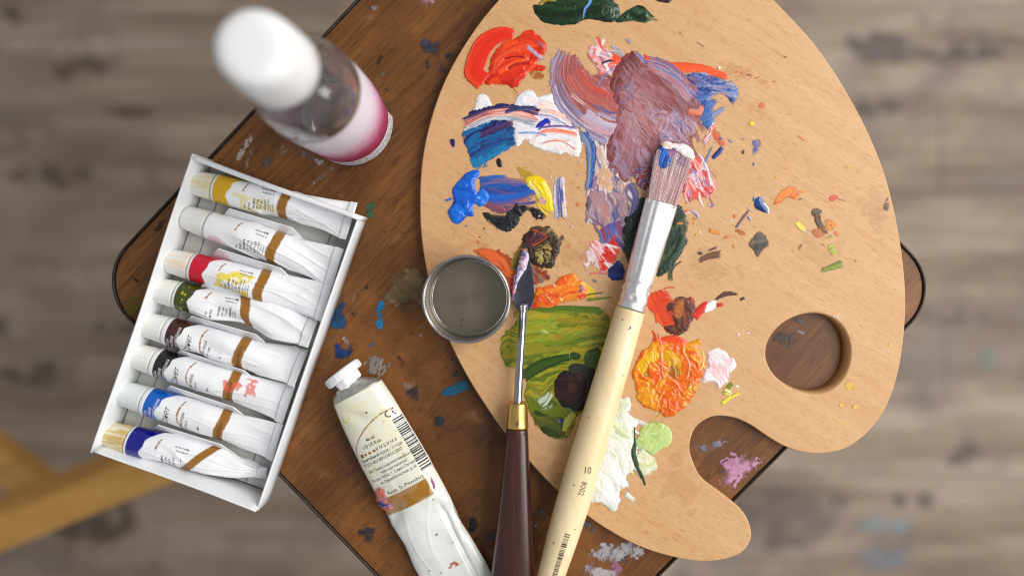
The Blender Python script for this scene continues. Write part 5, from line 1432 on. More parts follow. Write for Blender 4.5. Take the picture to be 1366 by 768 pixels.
rib = lambda a, k: (1 + 0.012 * np.sign(np.sin(48 * a)) * (1 if 1 <= k <= 4 else 0))
loft('cap', lathe_rings([(0.0109, 0.1126), (0.0154, 0.1124), (0.0159, 0.1134), (0.0156, 0.1240), (0.0150, 0.1345), (0.0145, 0.1388), (0.0134, 0.1415), (0.0117, 0.1428), (0.0085, 0.1433), (0.0045, 0.1434), (0.0004, 0.1434)], b0, 192, rib), M['cap_white'], bot, caps=(False, True))
# wrap-round label
nz_, na = 110, 300
zz = np.linspace(0.0045, 0.0770, nz_)
L_, A_ = [], []
rings, cols_ = [], []
for z in zz:
    a1 = radians(8 + 44 * smooth(0.014, 0.055, z))
    a = np.linspace(radians(-262), a1, na)
    rings.append(np.stack([b0[0] + 0.02352 * np.cos(a), b0[1] + 0.02352 * np.sin(a), np.full(na, b0[2] + z)], -1))
    t = np.full(na, z)
    edge = 0.0165 + 0.0006 * np.sin(a * 3)
    cr = grad(lin(np.array([(140, 34, 70), (168, 58, 98), (200, 132, 164), (220, 190, 208), (228, 216, 228), (230, 224, 232)], float)), np.clip((t - 0.017) / 0.048 + 0.15 * (fbm(a * 9, t * 900, 3) - 0.5), 0, 1))
    sp = fbm(a * 48, np.full(na, z * 1900), 9, 1)
    spk = lin(np.array([222, 220, 226], float)) * np.where(sp > 0.52, 0.5, 1.0)[:, None]
    c = np.where((t > edge)[:, None], cr, spk)
    c = np.where(((t > edge - 0.0010) & (t < edge))[:, None], lin(np.array([232, 228, 232], float)), c)
    cols_.append(c)
lab_mat = pigment('label_print', 0.4, 0.5, 0.0, 0.0, alpha=False)
loft('label', np.array(rings), lab_mat, bot, closed=False, col=np.array(cols_).reshape(-1, 3))

# ------------------------------------------------------------------ CARDBOARD BOX
ZB = 0.022
TL, TR, BR, BL = [P(x, y, ZB) for x, y in [(254, 206), (480, 284), (340, 685), (120, 601)]]
ex = (TR - TL + BR - BL) / 2
wx = np.linalg.norm(ex)
ex /= wx
ey = (BL - TL + BR - TR) / 2
wy = np.linalg.norm(ey)
ey /= wy
oc = (TL + TR + BR + BL) / 4 - ex * wx / 2 - ey * wy / 2
oc[2] = 0.0


def BX(u, v, z):
    return oc + ex * u + ey * v + np.array([0, 0, z])


box = thing('cardboard_box', 'open white cardboard box on the stool holding eight small paint tubes', 'box', BX(wx / 2, wy / 2, 0.0004))


def hexa(name, pts8, mat, parent, bev=0.0004):
    bm = bmesh.new()
    off = wloc(parent)
    vs = [bm.verts.new(Vector(np.array(p) - off)) for p in pts8]
    for f in [(0, 1, 2, 3), (7, 6, 5, 4), (0, 4, 5, 1), (1, 5, 6, 2), (2, 6, 7, 3), (3, 7, 4, 0)]:
        bm.faces.new([vs[i] for i in f])
    bmesh.ops.recalc_face_normals(bm, faces=bm.faces[:])
    if bev:
        bmesh.ops.bevel(bm, geom=bm.edges[:], offset=bev, segments=2, affect='EDGES')
    me = bpy.data.meshes.new(name)
    bm.to_mesh(me)
    bm.free()
    return link(name, me, mat, parent)


def wall(u0, v0, u1, v1, nu, nv, th, h0, h1, fl=0.0, mat=None, bev=0.0004, bulge=0.0):
    """card wall from (u0,v0) to (u1,v1) at its rim, inward normal (nu,nv), thickness th; fl leans the foot inward; the rim sags a little"""
    off = wloc(box)
    h0, h1 = (h0 - 0.003, h1 - 0.003) if nu < 0 else (h0, h1)
    n = 26
    rings = []
    for k in range(n):
        t = k / (n - 1)
        u, v = u0 + (u1 - u0) * t, v0 + (v1 - v0) * t
        wob = bulge * (sin(pi * t) + 0.5 * sin(5.3 * t + u0 * 90)) * sin(pi * min(max(t, 0), 1))
        hz = h0 + (h1 - h0) * t + 0.0003 * sin(7 * t + v0 * 50)
        u += nu * wob
        v += nv * wob
        r = min(th * 0.45, 0.0006)
        prof = [(fl, 0.0006), (fl * 0.5, hz * 0.5), (0, hz - r), (r * 0.3, hz - r * 0.3), (r, hz), (th - r, hz), (th - r * 0.3, hz - r * 0.3), (th, hz - r), (th + fl * 0.5, hz * 0.5), (th + fl, 0.0006)]
        rings.append([BX(u + nu * d, v + nv * d, z) for d, z in prof])
    return loft('wall', np.array(rings), M['card'], box, closed=True, caps=(True, True))


wall(0.0, 0.0006, wx, 0.0006, 0, 1, 0.0026, ZB, ZB - 0.001, 0.0, bulge=0.0003)                     # upper
wall(0.0002, wy, 0.0002, 0.0, 1, 0, 0.0013, ZB - 0.0004, ZB, 0.0010, bulge=0.0004)                  # left
wall(wx - 0.0004, wy - 0.0002, 0.0016, wy - 0.0002, 0, -1, 0.0012, ZB, ZB - 0.0008, 0.0030, bulge=0.0006)     # lower
wall(wx, 0.0033, wx, wy, -1, 0, 0.0012, ZB - 0.001, ZB, 0.0004, bulge=0.0006)                       # right
# lining card on the floor of the box, slit along two folds
for (ua, ub) in [(0.0028, 0.0118), (0.0124, 0.0772), (0.0778, wx - 0.0034)]:
    hexa('floor_panel', [BX(ua, 0.0036, 0.0012), BX(ub, 0.0036, 0.0012), BX(ub, wy - 0.0048, 0.0012), BX(ua, wy - 0.0048, 0.0012),
                         BX(ua, 0.0036, 0.0022), BX(ub, 0.0036, 0.0022), BX(ub, wy - 0.0048, 0.0022), BX(ua, wy - 0.0048, 0.0022)], M['card_grey'], box, 0.0002)
hexa('base', [BX(0.0012, 0.0032, 0.0005), BX(wx - 0.003, 0.0032, 0.0005), BX(wx - 0.003, wy - 0.0044, 0.0005), BX(0.0012, wy - 0.0044, 0.0005),
              BX(0.0012, 0.0032, 0.0011), BX(wx - 0.003, 0.0032, 0.0011), BX(wx - 0.003, wy - 0.0044, 0.0011), BX(0.0012, wy - 0.0044, 0.0011)], M['card_grey'], box, 0)


# ------------------------------------------------------------------ PAINT TUBES
class TubeSurf:
    def __init__(s, p0, p1, st, r0, roll=0.0, dent=0.0, seed=0, roll0=0.0, fold=None):
        p0, p1 = np.asarray(p0, float), np.asarray(p1, float)
        h = np.array([p1[0] - p0[0], p1[1] - p0[1], 0.0])
        s.L = np.linalg.norm(h)
        s.e1 = h / s.L
        s.e2 = np.array([-s.e1[1], s.e1[0], 0.0])
        s.p0 = np.array([p0[0], p0[1], 0.0])
        st = np.asarray(st, float)
        s.t, s.a, s.b, s.z = st[:, 0], st[:, 1], st[:, 2], st[:, 3]
        s.r0, s.roll, s.dent, s.seed, s.roll0, s.fold = r0, roll, dent, seed, roll0, fold

    def pt(s, S, ph, off=0.0):
        S, ph = np.broadcast_arrays(np.asarray(S, float), np.asarray(ph, float))
        t = S / s.L
        a = np.interp(t, s.t, s.a)
        b = np.interp(t, s.t, s.b)
        z = np.interp(t, s.t, s.z)
        k = smooth(0.05, 0.35, t) * (1 - 0.6 * smooth(0.9, 1.0, t))
        cp, sp_ = np.cos(ph), np.sin(ph)
        d = s.dent * k * ((fbm(S * 48 + cp * 0.8, sp_ * 0.8 + cp * 0.5 + 9, s.seed, 1) - 0.5) * 2.4 + np.clip(0.13 - np.abs(fbm(S * 42 + cp * 1.6, cp * 1.3 - S * 25 + sp_ + 30, s.seed + 5, 1) - 0.5), 0, 1) * 3.4)
        x = np.cos(ph) * (a + d + off)
        y = np.sin(ph) * (b + np.clip(d, -0.8 * b, None) * 1.0 + off)
        if s.fold is not None:
            y = y + s.fold(S, x) * (np.sin(ph) > 0)
        r = s.roll0 + s.roll * smooth(0.3, 1.0, t)
        x, y = x * np.cos(r) - y * np.sin(r), x * np.sin(r) + y * np.cos(r)
        return s.p0 + s.e1 * S[..., None] + s.e2 * x[..., None] + np.array([0, 0, 1.0]) * (z + y)[..., None]

    def skin(s, Smm, wmm, off=0.00008):
        return s.pt(np.asarray(Smm) / 1000.0, pi / 2 - np.asarray(wmm) / 1000.0 / s.r0, off)

    def mesh(s, name, mat, parent, colf, nu=150, nv=132, s0=0.0, s1=None):
        S = np.linspace(s0, s1 if s1 else s.L, nu)
        ph = np.linspace(0, 2 * pi, nv, endpoint=False)
        SS, PP = np.meshgrid(S, ph, indexing='ij')
        V = s.pt(SS, PP)
        w = (pi / 2 - ((PP + pi / 2) % (2 * pi) - pi / 2)) * s.r0 * 1000
        c = colf(SS * 1000, w)
        return loft(name, V, mat, parent, closed=True, caps=(True, True), col=c.reshape(-1, 3))


WHITE = (239, 240, 243)
GOLD = (150, 100, 30)


def paint_over(c, m, rgb):
    return c * (1 - m[..., None]) + lin(np.array(rgb, float)) * m[..., None]


def tube_cap(parent, surf, r_in, r_out, ln, nrib, col_rgb, stain_rgb=None, z=None, p_in=None, p_out=None):
    p_in = surf.p0 + np.array([0, 0, surf.z[0]]) - surf.e1 * 0.0008 if p_in is None else p_in
    p_out = p_in - surf.e1 * ln if p_out is None else p_out
    st = [(0.0, r_in * 0.6, r_in * 0.6), (0.001, r_in * 0.97, r_in * 0.97), (0.04, r_in, r_in)]
    for k in range(1, 12):
        t = 0.04 + k / 12 * 0.86
        st.append((t, r_in + (r_out - r_in) * t, r_in + (r_out - r_in) * t))
    st += [(0.93, r_out * 1.0, r_out * 1.0), (0.975, r_out * 0.95, r_out * 0.95), (1.0, r_out * 0.86, r_out * 0.86)]
    rm = lambda ph, t: 1 + (0.018 * np.sign(np.sin(nrib * ph)) if 0.06 < t < 0.92 else 0)
    R = axis_rings(p_in, p_out, st, seg=nrib * 4, rmod=rm)
    nn, mm = R.shape[:2]
    T = np.array([q[0] for q in st])[:, None] * np.ones((1, mm))
    A = np.linspace(0, 2 * pi, mm, endpoint=False)[None, :] * np.ones((nn, 1))
    c = np.broadcast_to(lin(np.array(col_rgb, float)), (nn, mm, 3)).copy()
    c *= (0.93 + 0.1 * fbm(A * 8, T * 3, 31)[..., None])
    if stain_rgb is not None:
        sm = smooth(0.42, 0.62, fbm(A * 9, T * 1.3, 44) + 0.25 * (0.5 - T))
        c = paint_over(c, sm * 0.85, stain_rgb)
    return loft('cap', R, M['tube_cap'], parent, col=c.reshape(-1, 3))


def small_tube(label, cap_px, junc_px, end_px, band, kind, capcol=(234, 233, 228), capstain=None, texts=None, stains=(), roll=0.0, roll0=0.0, endw=1.0, seed=1, gold_s=36.0, gskew=0.0, dent=0.0006, bandw=9.0):
    zc0 = 0.0104
    j = P(*junc_px, zc0 + 0.004)
    e = P(*end_px, 0.009)
    d = np.array([e[0] - j[0], e[1] - j[1], 0])
    L = np.linalg.norm(d)
    r = 0.0078
    st = [(0, r, r, zc0), (0.25, r, r * 0.99, zc0), (0.45, r * 1.01, r * 0.92, zc0 - 0.0006), (0.62, r * 1.05, r * 0.74, zc0 - 0.0016), (0.78, r * (1.05 + 0.12 * endw), r * 0.46, zc0 - 0.0014), (0.90, r * (1.05 + 0.20 * endw), r * 0.19, zc0 - 0.0004), (0.93, r * (1.05 + 0.22 * endw), 0.0009, zc0 + 0.0002), (1.0, r * (1.05 + 0.26 * endw), 0.0006, zc0 + 0.0012)]
    if endw < 0:
        st = [(0, r, r, zc0), (0.25, r, r * 0.97, zc0), (0.45, r * 1.0, r * 0.86, zc0 - 0.0008), (0.65, r * 0.92, r * 0.72, zc0 - 0.0016), (0.82, r * 0.66, r * 0.6, zc0 - 0.0026), (0.93, r * 0.42, r * 0.36, zc0 - 0.0040), (1.0, r * 0.44, 0.0007, zc0 - 0.0046)]
    t = thing('paint_tube', label, 'paint tube', (j + e) / 2 * np.array([1, 1, 0]) + np.array([0, 0, 0.0024]), 'small paint tubes in the white box')
    sf = TubeSurf(j, e, st, r, roll, dent * 1.45, seed, roll0)
    front = kind == 'front'

    def colf(s, w):
        c = np.broadcast_to(lin(np.array(WHITE, float)), s.shape + (3,)).copy()
        if band is not None:
            ub = bandw + 0.030 * (w + 2.5) ** 2 * (w > -2.5) + 0.02 * (w + 2.5) ** 2 * (w <= -2.5) + 0.5 * np.sin(w * 0.8)
            m = smooth(-0.15, 0.15, ub - s) * smooth(-0.15, 0.15, s - (2.2 if front else 1.2))
            c = paint_over(c, m, band)
        ring = smooth(0.2, 0.0, np.abs(s - (1.0 if front else 0.6)) - 0.15)
        c = paint_over(c, ring * 0.4, (150, 150, 150))
        g = gold_s + gskew * w + 0.5 * np.sin(w * 0.35)
        c = paint_over(c, smooth(-0.2, 0.2, s - g) * smooth(-0.2, 0.2, g + 5.0 - s), GOLD)
        l = 16.8 + 0.02 * w * w if not front else 20.6 + 0.035 * (w - 2) ** 2
        lo, hi = (2.2, 8.0) if not front else (-9.0, 8.5)
        c = paint_over(c, smooth(0.14, 0.0, np.abs(s - l) - 0.3) * smooth(-.1, .1, w - lo) * smooth(-.1, .1, hi - w), GOLD)
        for (rgb, s0, s1, w0, w1, thr, fr, amt) in stains:
            n = fbm(s * fr, w * fr, seed + 60, 4)
            box_ = smooth(0, 3, s - s0) * smooth(0, 3, s1 - s) * smooth(0, 2, w - w0) * smooth(0, 2, w1 - w)
            c = paint_over(c, smooth(thr - 0.06, thr + 0.06, n + 0.25 * (box_ - 1)) * (box_ > 0.01) * amt, rgb)
        c *= (0.95 + 0.07 * fbm(s * 0.2, w * 0.2, seed + 3)[..., None])
        return c
    body = sf.mesh('body', M['tube_skin'], t, colf)
    # folded crimp at the end, a second layer of foil
    S = np.linspace(L - 0.0052 + 0.0004 * (seed % 5), L + 0.0004, 8)
    ph = np.linspace(0, 2 * pi, 60, endpoint=False)
    SS, PP = np.meshgrid(S, ph, indexing='ij')
    V = sf.pt(np.minimum(SS, L), PP, 0.00055) + sf.e1 * np.maximum(SS - L, 0)[..., None]
    cc_ = np.broadcast_to(lin(np.array((234, 235, 238), float)), V.shape)
    loft('crimp', V, M['tube_skin'], body, col=cc_.reshape(-1, 3))
    tube_cap(t, sf, 0.0073, 0.0063, 0.0135, 44, capcol, capstain)
    dk, lt = Print(), Print()
    if not front:
        k = 0.0
        for i, (tx, s_, sz) in enumerate([('10 мл', 19.6, 1.7), ('■ РМБР', 21.9, 1.6), ('Гарантийный', 24.0, 1.7), ('срок - 2 года', 26.0, 1.7), ('ТУ 2331-003-', 28.0, 1.7), ('05033815-2013', 30.0, 1.7)]):
            dk.text(tx, s_ + gskew * -4 * (i > 1), -7.6 + 0.25 * i, sz, 90, sx=0.62, bold=0.012)
        for i, tx in enumerate(['Завод художественных', 'красок, Россия', 'Санкт-Петербург']):
            dk.text(tx, 31.4 + i * 1.35, -7.0, 1.05, 90, sx=0.66)
        dk.text('Made in Russia', 33.5, 6.2, 1.7, 180, sx=0.72, bold=0.01)
        dk.text('St. Petersburg', 33.5, 4.1, 1.5, 180, sx=0.72)
    else:
        for i, tx in enumerate(['КРАСКА', 'МАСЛЯНАЯ', 'ХУДОЖЕСТВЕННАЯ']):
            lt.text(tx, 4.7 + i * 2.3, -8.2, 2.2, 90, sx=0.62, bold=0.02 if i == 1 else 0.0)
        dk.text('Сонет', 16.4, -8.6, 4.8, 90, shear=0.45, sx=0.75)
        if texts:
            dk.text(texts[0], 24.4, -7.6, 2.0, 90, sx=0.58, bold=0.02)
            dk.text(texts[1], 26.8, -7.4, 1.6, 90, sx=0.6)
            if len(texts) > 2:
                dk.text(texts[2], 33.4, -5.4, 1.7, 90, bold=0.03)
            dk.text('ARTIST OIL COLOUR', gold_s + 3.3, -11.5, 2.1, 90, sx=0.72, bold=0.015)
    dk.lay('printed_text', sf.skin, M['print_dark'], body)
    lt.lay('printed_text', sf.skin, M['print_light'], body)
    return sf


YEL = (238, 212, 24)
TUBES = [
    small_tube('small white paint tube with yellow band, first at the top of the box', (251, 241), (285, 250), (470, 295), (214, 168, 14), 'back', stains=[((222, 206, 90), 10, 36, -12, 1, 0.46, 0.22, 0.55)], capstain=(226, 214, 160), seed=3, roll0=0.05, roll=-0.32, dent=0.0008, gold_s=36),
    small_tube('plain white small paint tube without a colour band, second from the top', (240, 288), (276, 300), (452, 357), None, 'back', stains=[((226, 170, 190), 1, 12, -14, -4, 0.42, 0.12, 0.45)], seed=11, roll=0.1, dent=0.0011, gold_s=35.5),
    small_tube('small white paint tube with bright red band and yellow smears', (219, 344), (254, 356), (438, 402), (196, 12, 44), 'back', stains=[(YEL, 14, 36, -9, 5, 0.5, 0.28, 0.9)], capstain=(232, 214, 190), seed=17, roll=-0.12, dent=0.0009, gold_s=36.5),
    small_tube('small squeezed paint tube with olive green band', (197, 382), (234, 394), (421, 439), (62, 70, 18), 'back', stains=[((200, 190, 40), 2, 9, -12, 8, 0.6, 0.6, 0.9)], seed=25, gold_s=36.0, gskew=-0.35, dent=0.0015, roll0=-0.1, roll=-0.35),
    small_tube('small paint tube with dark brown band', (184, 430), (220, 442), (403, 491), (66, 30, 28), 'front', texts=('УМБРА ЖЖЕНАЯ', 'BURNT UMBER', '6'), seed=33, gold_s=39.5, dent=0.0009, roll=-0.38),
    small_tube('small paint tube with black band and red smears on its end', (166, 473), (204, 484), (387, 538), (28, 26, 30), 'front', texts=('САЖА ГАЗОВАЯ', 'LAMP BLACK', '801'), stains=[((224, 96, 66), 38, 58, -4, 8, 0.57, 0.42, 0.8)], seed=41, roll=-0.1, gold_s=41.0, dent=0.0005),
    small_tube('small paint tube with sky blue band', (155, 521), (191, 536), (372, 589), (8, 92, 186), 'front', texts=('СИНЯЯ СРЕДНЯЯ', 'BLUE MEDIUM', '520'), capcol=(222, 228, 224), seed=49, roll=0.08, gold_s=41.0, dent=0.0005),
    small_tube('small twisted paint tube with navy band and yellow stained cap, lowest in the box', (136, 573), (170, 589), (352, 632), (12, 14, 130), 'back', capcol=(226, 218, 190), capstain=(206, 172, 90), seed=57, gold_s=35.0, gskew=0.55, dent=0.0012, endw=-1, roll=0.25, roll0=0.12),
]
# folded card flaps between neighbouring tubes
for i in range(7):
    def at(sf, u):
        q = sf.p0 + sf.e1 * (u * sf.L)
        return (q - oc) @ ex, (q - oc) @ ey
    pts = []
    for frac, z, off in [(0.02, 0.0024, 0.0060), (0.74, 0.0024, 0.0056), (0.60, 0.0128, -0.0022), (0.12, 0.0128, -0.0022)]:
        ua, va = at(TUBES[i], frac)
        ub, vb = at(TUBES[i + 1], frac)
        pts.append(BX((ua + ub) / 2, (va + vb) / 2 + off, z))
    pts = np.array(pts)
    nrm = np.cross(pts[1] - pts[0], pts[3] - pts[0])
    nrm /= np.linalg.norm(nrm)
    back = pts + nrm * 0.0005
    hexa('divider_flap', list(pts) + list(back), M['card'], box, 0.00012)

# big tube
sz0 = 0.0088
j = P(474, 525, 0.014)
e_px = (474 + 0.47 * 365, 525 + 0.883 * 365)
e = P(*e_px, 0.010)
bt = thing('paint_tube', 'large crumpled white oil paint tube with barcode and gold block, cut by the bottom edge', 'paint tube', (j + e) / 2 * np.array([1, 1, 0]))


def bigfold(S, x):
    f = -0.0016 * np.exp(-((x - 0.0115 + (S - 0.085) * 0.03) / 0.0012) ** 2) * smooth(0.070, 0.080, S)
    f = f - 0.0022 * np.exp(-((S - 0.078 - 0.25 * x) / 0.006) ** 2) * smooth(-0.002, 0.012, x)
    f = f - 0.0016 * np.exp(-((S - 0.062 + 0.5 * x) / 0.005) ** 2 - ((x + 0.011) / 0.007) ** 2)
    f = f - 0.0013 * np.exp(-((S - 0.088 - 0.4 * x) / 0.010) ** 2 - ((x - 0.002) / 0.008) ** 2)
    f = f - 0.0010 * np.exp(-((S - 0.014 - 0.7 * x) / 0.0035) ** 2 - ((x + 0.004) / 0.006) ** 2)
    return f


Lb = np.linalg.norm((e - j)[:2])
big = TubeSurf(j, e, [(0, 0.0147, 0.0078, sz0), (0.08, 0.0160, 0.0076, sz0), (0.25, 0.0174, 0.0070, sz0 - 0.0008), (0.5, 0.0177, 0.0056, sz0 - 0.0020), (0.58, 0.0166, 0.0050, sz0 - 0.0026), (0.66, 0.0175, 0.0046, sz0 - 0.0030), (0.85, 0.0182, 0.0026, sz0 - 0.0050), (1.0, 0.0186, 0.0010, sz0 - 0.0070)], 0.0128, 0.0, 0.00045, 71, 0.03, bigfold)


def bigcol(s, w):
    c = np.broadcast_to(lin(np.array((229, 230, 226), float)), s.shape + (3,)).copy()
    l = 21.5 - 0.045 * (w + 1) ** 2 * (w < 12) + 0.02 * w
    c = paint_over(c, smooth(0.3, -0.3, s - 67.6) * smooth(-0.3, 0.3, 18.5 - w) * 0.8, (231, 228, 208))
    l = 15.5 + 0.025 * (w - 9) ** 2
    c = paint_over(c, smooth(0.14, 0.0, np.abs(s - l) - 0.32) * smooth(-.1, .1, 13.5 - w) * smooth(-.1, .1, w + 20), GOLD)
    c = paint_over(c, smooth(-.15, .15, s - 57.6) * smooth(-.15, .15, 67.5 - s) * smooth(-.15, .15, 9.6 - w) * smooth(-.15, .15, w + 24), (156, 106, 20))
    c = paint_over(c, smooth(0.50, 0.62, fbm(s * 0.12, w * 0.12, 5, 3)) * smooth(0, 4, 46 - s) * smooth(-18, -6, -w) * 0.3, (228, 222, 150))
    c = paint_over(c, smooth(0.45, 0.6, fbm(s * 0.3, w * 0.3, 8, 3)) * smooth(4, 2, np.hypot(s - 9, w + 10)), (222, 200, 40))
    c = paint_over(c, smooth(0.5, 0.64, fbm(s * 0.16, w * 0.16, 15, 3)) * smooth(40, 70, s) * 0.22, (200, 196, 186))
    for (s_, w_, r_) in [(88.0, 2.0, 0.5), (11.5, 1.2, 0.5), (15.6, 6.5, 0.3), (70, 8, 0.35), (104, -8, 0.4), (108, -4, 0.3), (96, 6.5, 0.3)]:
        c = paint_over(c, smooth(r_ + .2, r_ - .1, np.hypot(s - s_, w - w_)), (70, 62, 60))
    c = paint_over(c, smooth(0.46, 0.56, fbm(s * 0.5, w * 0.5, 21, 3) + 0.5 * (smooth(3.0, 0.5, np.hypot((s - 107.5) * 0.9, w - 2.2)) - 0.7)), (168, 96, 30))
    c *= (0.95 + 0.07 * fbm(s * 0.15, w * 0.15, 33)[..., None])
    return c


bbody = big.mesh('body', M['tube_skin'], bt, bigcol, nu=300, nv=200)
# shoulder, neck and tilted cap
sh = []
ph = np.linspace(0, 2 * pi, 60, endpoint=False)
nk = P(464, 512, 0.013)
nk[2] = sz0
jj = big.p0 + np.array([0, 0, sz0])
for t, k in [(0, 1.0), (0.12, 0.97), (0.5, 0.78), (0.8, 0.6), (1.0, 0.42)]:
    base = jj + (nk - jj) * t - big.e1 * 0.0001
    ax, az = 0.0147 * k, 0.0078 * (1 - t) * k + 0.0058 * t
    q = big.e2[None, :] * (np.cos(ph) * ax)[:, None] + np.array([0, 0, 1.0]) * (np.sin(ph) * az)[:, None]
    wob = 1 + 0.08 * np.sin(5 * ph + 9 * t) * (0.2 < t < 0.95)
    sh.append(base + q * wob[:, None])
loft('shoulder', np.array(sh), plain('bare_tube_foil', (176, 176, 168), 0.4, 0.7, noise=0.25, nscale=260, bump=0.3, bscale=400), bt)
ca = np.array([-0.617, 0.787, 0.0])
ca /= np.linalg.norm(ca)
cd = P(456, 499.5, 0.014)
cd[2] = 0.0105
loft('neck', axis_rings(nk + ca * -0.001, cd - ca * 0.004, [(0, 0.0058, 0.0058), (1, 0.0052, 0.0052)], 32), M['cap_white'], bt)
loft('cap_collar', axis_rings(cd - ca * 0.0068, cd - ca * 0.002, [(0, 0.0060, 0.0060), (0.1, 0.0070, 0.0070), (1, 0.0074, 0.0074)], 64, rmod=lambda p, t: 1 + 0.03 * np.cos(8 * p)), M['cap_white'], bt)
rm = lambda p, t: 1 + (0.014 * np.sign(np.sin(50 * p)) if 0.15 < t < 0.85 else 0)
loft('cap', axis_rings(cd - ca * 0.0024, cd + ca * 0.0024, [(0, 0.0095, 0.0095), (0.08, 0.0104, 0.0104), (0.2, 0.0106, 0.0106), (0.4, 0.0106, 0.0106), (0.6, 0.0106, 0.0106), (0.8, 0.0106, 0.0106), (0.92, 0.0103, 0.0103), (1.0, 0.0096, 0.0096)], 200, rmod=rm), M['cap_white'], bt)
pr = Print()
for i, (tx, s_, w_, sz, bd) in enumerate([('46 ml', 25.5, -4.6, 2.7, 0.03), ('1.55 US fl.oz.', 28.6, -8.0, 2.7, 0.02), ('Р М Б Р М А', 32.3, -2.5, 2.5, 0.0), ('Гарантийный срок - 3 года', 35.2, -12.8, 2.5, 0.0), ('ТУ 2331-003-05033815-2007', 38.0, -12.8, 2.5, 0.0),
                                         ('ЗАО "Завод художественных красок', 42.0, -11.5, 2.15, 0.0), ('"Невская палитра"', 44.6, -6.0, 2.15, 0.0), ('Россия, 197342, г. Санкт-Петербург,', 47.2, -12.5, 2.2, 0.0), ('ул. Сердобольская, д. 68', 49.9, -8.5, 2.2, 0.0), ('Russia, St.-Petersburg', 56.6, -7.5, 2.9, 0.0)]):
    pr.text(tx, s_, w_, sz, 90, sx=0.66, bold=bd)
# CE mark
for k, off in enumerate((0.0, 4.1)):
    pr.ring(16.8, 9.2 + off, 1.35, 1.95, 90 - 150 + 180 - 90 - 30 + 0, 90 + 150 + 60, 14) if False else None
    pr.ring(17.6, 9.6 + off, 1.35, 1.95, 120 + 45, 120 + 255, 14)
pr.rect(17.35, 17.85, 11.6, 13.6, 2, 1)
random.seed(12)
s_ = 21.5
while s_ < 53.5:
    wd_ = random.choice([0.28, 0.28, 0.5, 0.75, 1.0])
    pr.rect(s_, s_ + wd_, 9.6 + 0.0 * s_, 17.6, 8, 1)
    s_ += wd_ + random.choice([0.3, 0.35, 0.5, 0.8])
pr.lay('printed_text', big.skin, M['print_dark'], bbody, 0.0001)
pg_ = Print()
for k in range(4):
    z_ = 0.95 if k == 0 else 0.62
    pg_.rect(30.6 + (1.0 - z_) , 32.6 - (1.0 - z_), -11.4 + k * 2.3 - z_ + 1, -11.4 + k * 2.3 + z_ + 1, 1, 1)
pg_.lay('printed_dots', big.skin, plain('gold_ink', GOLD, 0.4), bbody, 0.0001)


def on_big(X, Y):
    """top of the big tube under photo pixels"""
    w = np.stack([P(x, y, 0.013) for x, y in zip(X, Y)]) - big.p0
    S, x = w @ big.e1, w @ big.e2
    a = np.interp(S / big.L, big.t, big.a)
    ph = np.arccos(np.clip(x / a, -0.99, 0.99))
    return big.pt(S, ph, 0.0001)[:, 2]


dab('paint_dab', [('b', [(497, 654), (508, 649), (515, 656), (518, 668), (526, 678), (514, 682), (506, 672), (500, 664)], [(196, 110, 96), (120, 96, 140), (222, 130, 100), (150, 120, 150), (40, 60, 130)], dict(h=1.6, rough=2.4, con=4, fc=0.2, fa=0.12, ridge=1.4)),
                  ('b', oval(507, 658, 5, 4), [(226, 110, 80), (236, 150, 120)], dict(h=1.2, rough=1.5))], M['paint'], bbody, 0, step=0.8, zfun=on_big)
dab('paint_dab', [('s', [(573, 632), (578, 642), (580, 652)], (4, 7, 4), [(170, 110, 140), (90, 80, 130), (200, 90, 110)], dict(h=1.0, streak=0.8))], M['paint'], bbody, 0, step=0.8, zfun=on_big)

# ------------------------------------------------------------------ PALETTE KNIFE
kz = ZP + 0.0026
kn = thing('palette_knife', 'palette knife with leaf blade, brass collar and dark red wooden handle', 'palette knife', P(694, 560, ZP))
bl = crom([(700, 329.5), (703.5, 333), (707, 345), (710, 364), (712.5, 388), (711.5, 402), (706, 413), (698.5, 421), (691, 414), (685, 403), (683.8, 388), (687, 366), (692, 345), (696.5, 333)], True, 6)
tp, bt_, md = [], [], bl.mean(0)
for ins, z in [(0.0, -0.0004), (0.0, 0.0), (0.985, 0.0)]:
    pass
def kzf(y):
    return kz + 0.0008 * np.clip((np.asarray(y) - 330) / 90.0, 0, 1)
n = len(bl)
ringsb = []
for sc, dz in [(0.97, -0.00035), (1.0, -0.00015), (1.0, 0.0001), (0.975, 0.00025)]:
    q = md + (bl - md) * sc
    ringsb.append([P(x, y, kzf(y)) + np.array([0, 0, dz]) for x, y in q])
blade = loft('blade', np.array(ringsb), M['steel'], kn, shade=False)
path = crom([(698.2, 403), (698, 412), (697.4, 424), (695.5, 450), (693, 490), (690.5, 541)], False, 8)
nb = len(path)
tt = np.linspace(0, 1, nb)
zc_ = np.interp(tt, [0, 0.1, 0.25, 0.6, 1.0], [kz + 0.0012, kz + 0.0018, kz + 0.0030, 0.0145, 0.0158])
rw = np.interp(tt, [0, 0.06, 0.14, 0.3, 1.0], [0.0004, 0.0020, 0.0029, 0.0021, 0.0022])
pts3 = np.array([P(x, y, z) for (x, y), z in zip(path, zc_)])
rr_ = []
ph = np.linspace(0, 2 * pi, 24, endpoint=False)
for k in range(nb):
    d = pts3[min(k + 1, nb - 1)] - pts3[max(k - 1, 0)]
    d /= np.linalg.norm(d)
    e2 = np.cross([0, 0, 1.0], d)
    e2 /= np.linalg.norm(e2)
    e3 = np.cross(d, e2)
    rr_.append(pts3[k] + e2 * (np.cos(ph) * rw[k])[:, None] + e3 * (np.sin(ph) * rw[k])[:, None])
loft('neck', np.array(rr_), M['steel_bright'], kn)
f0, f1 = P(691, 536, 0.0158), P(690, 570, 0.0156)
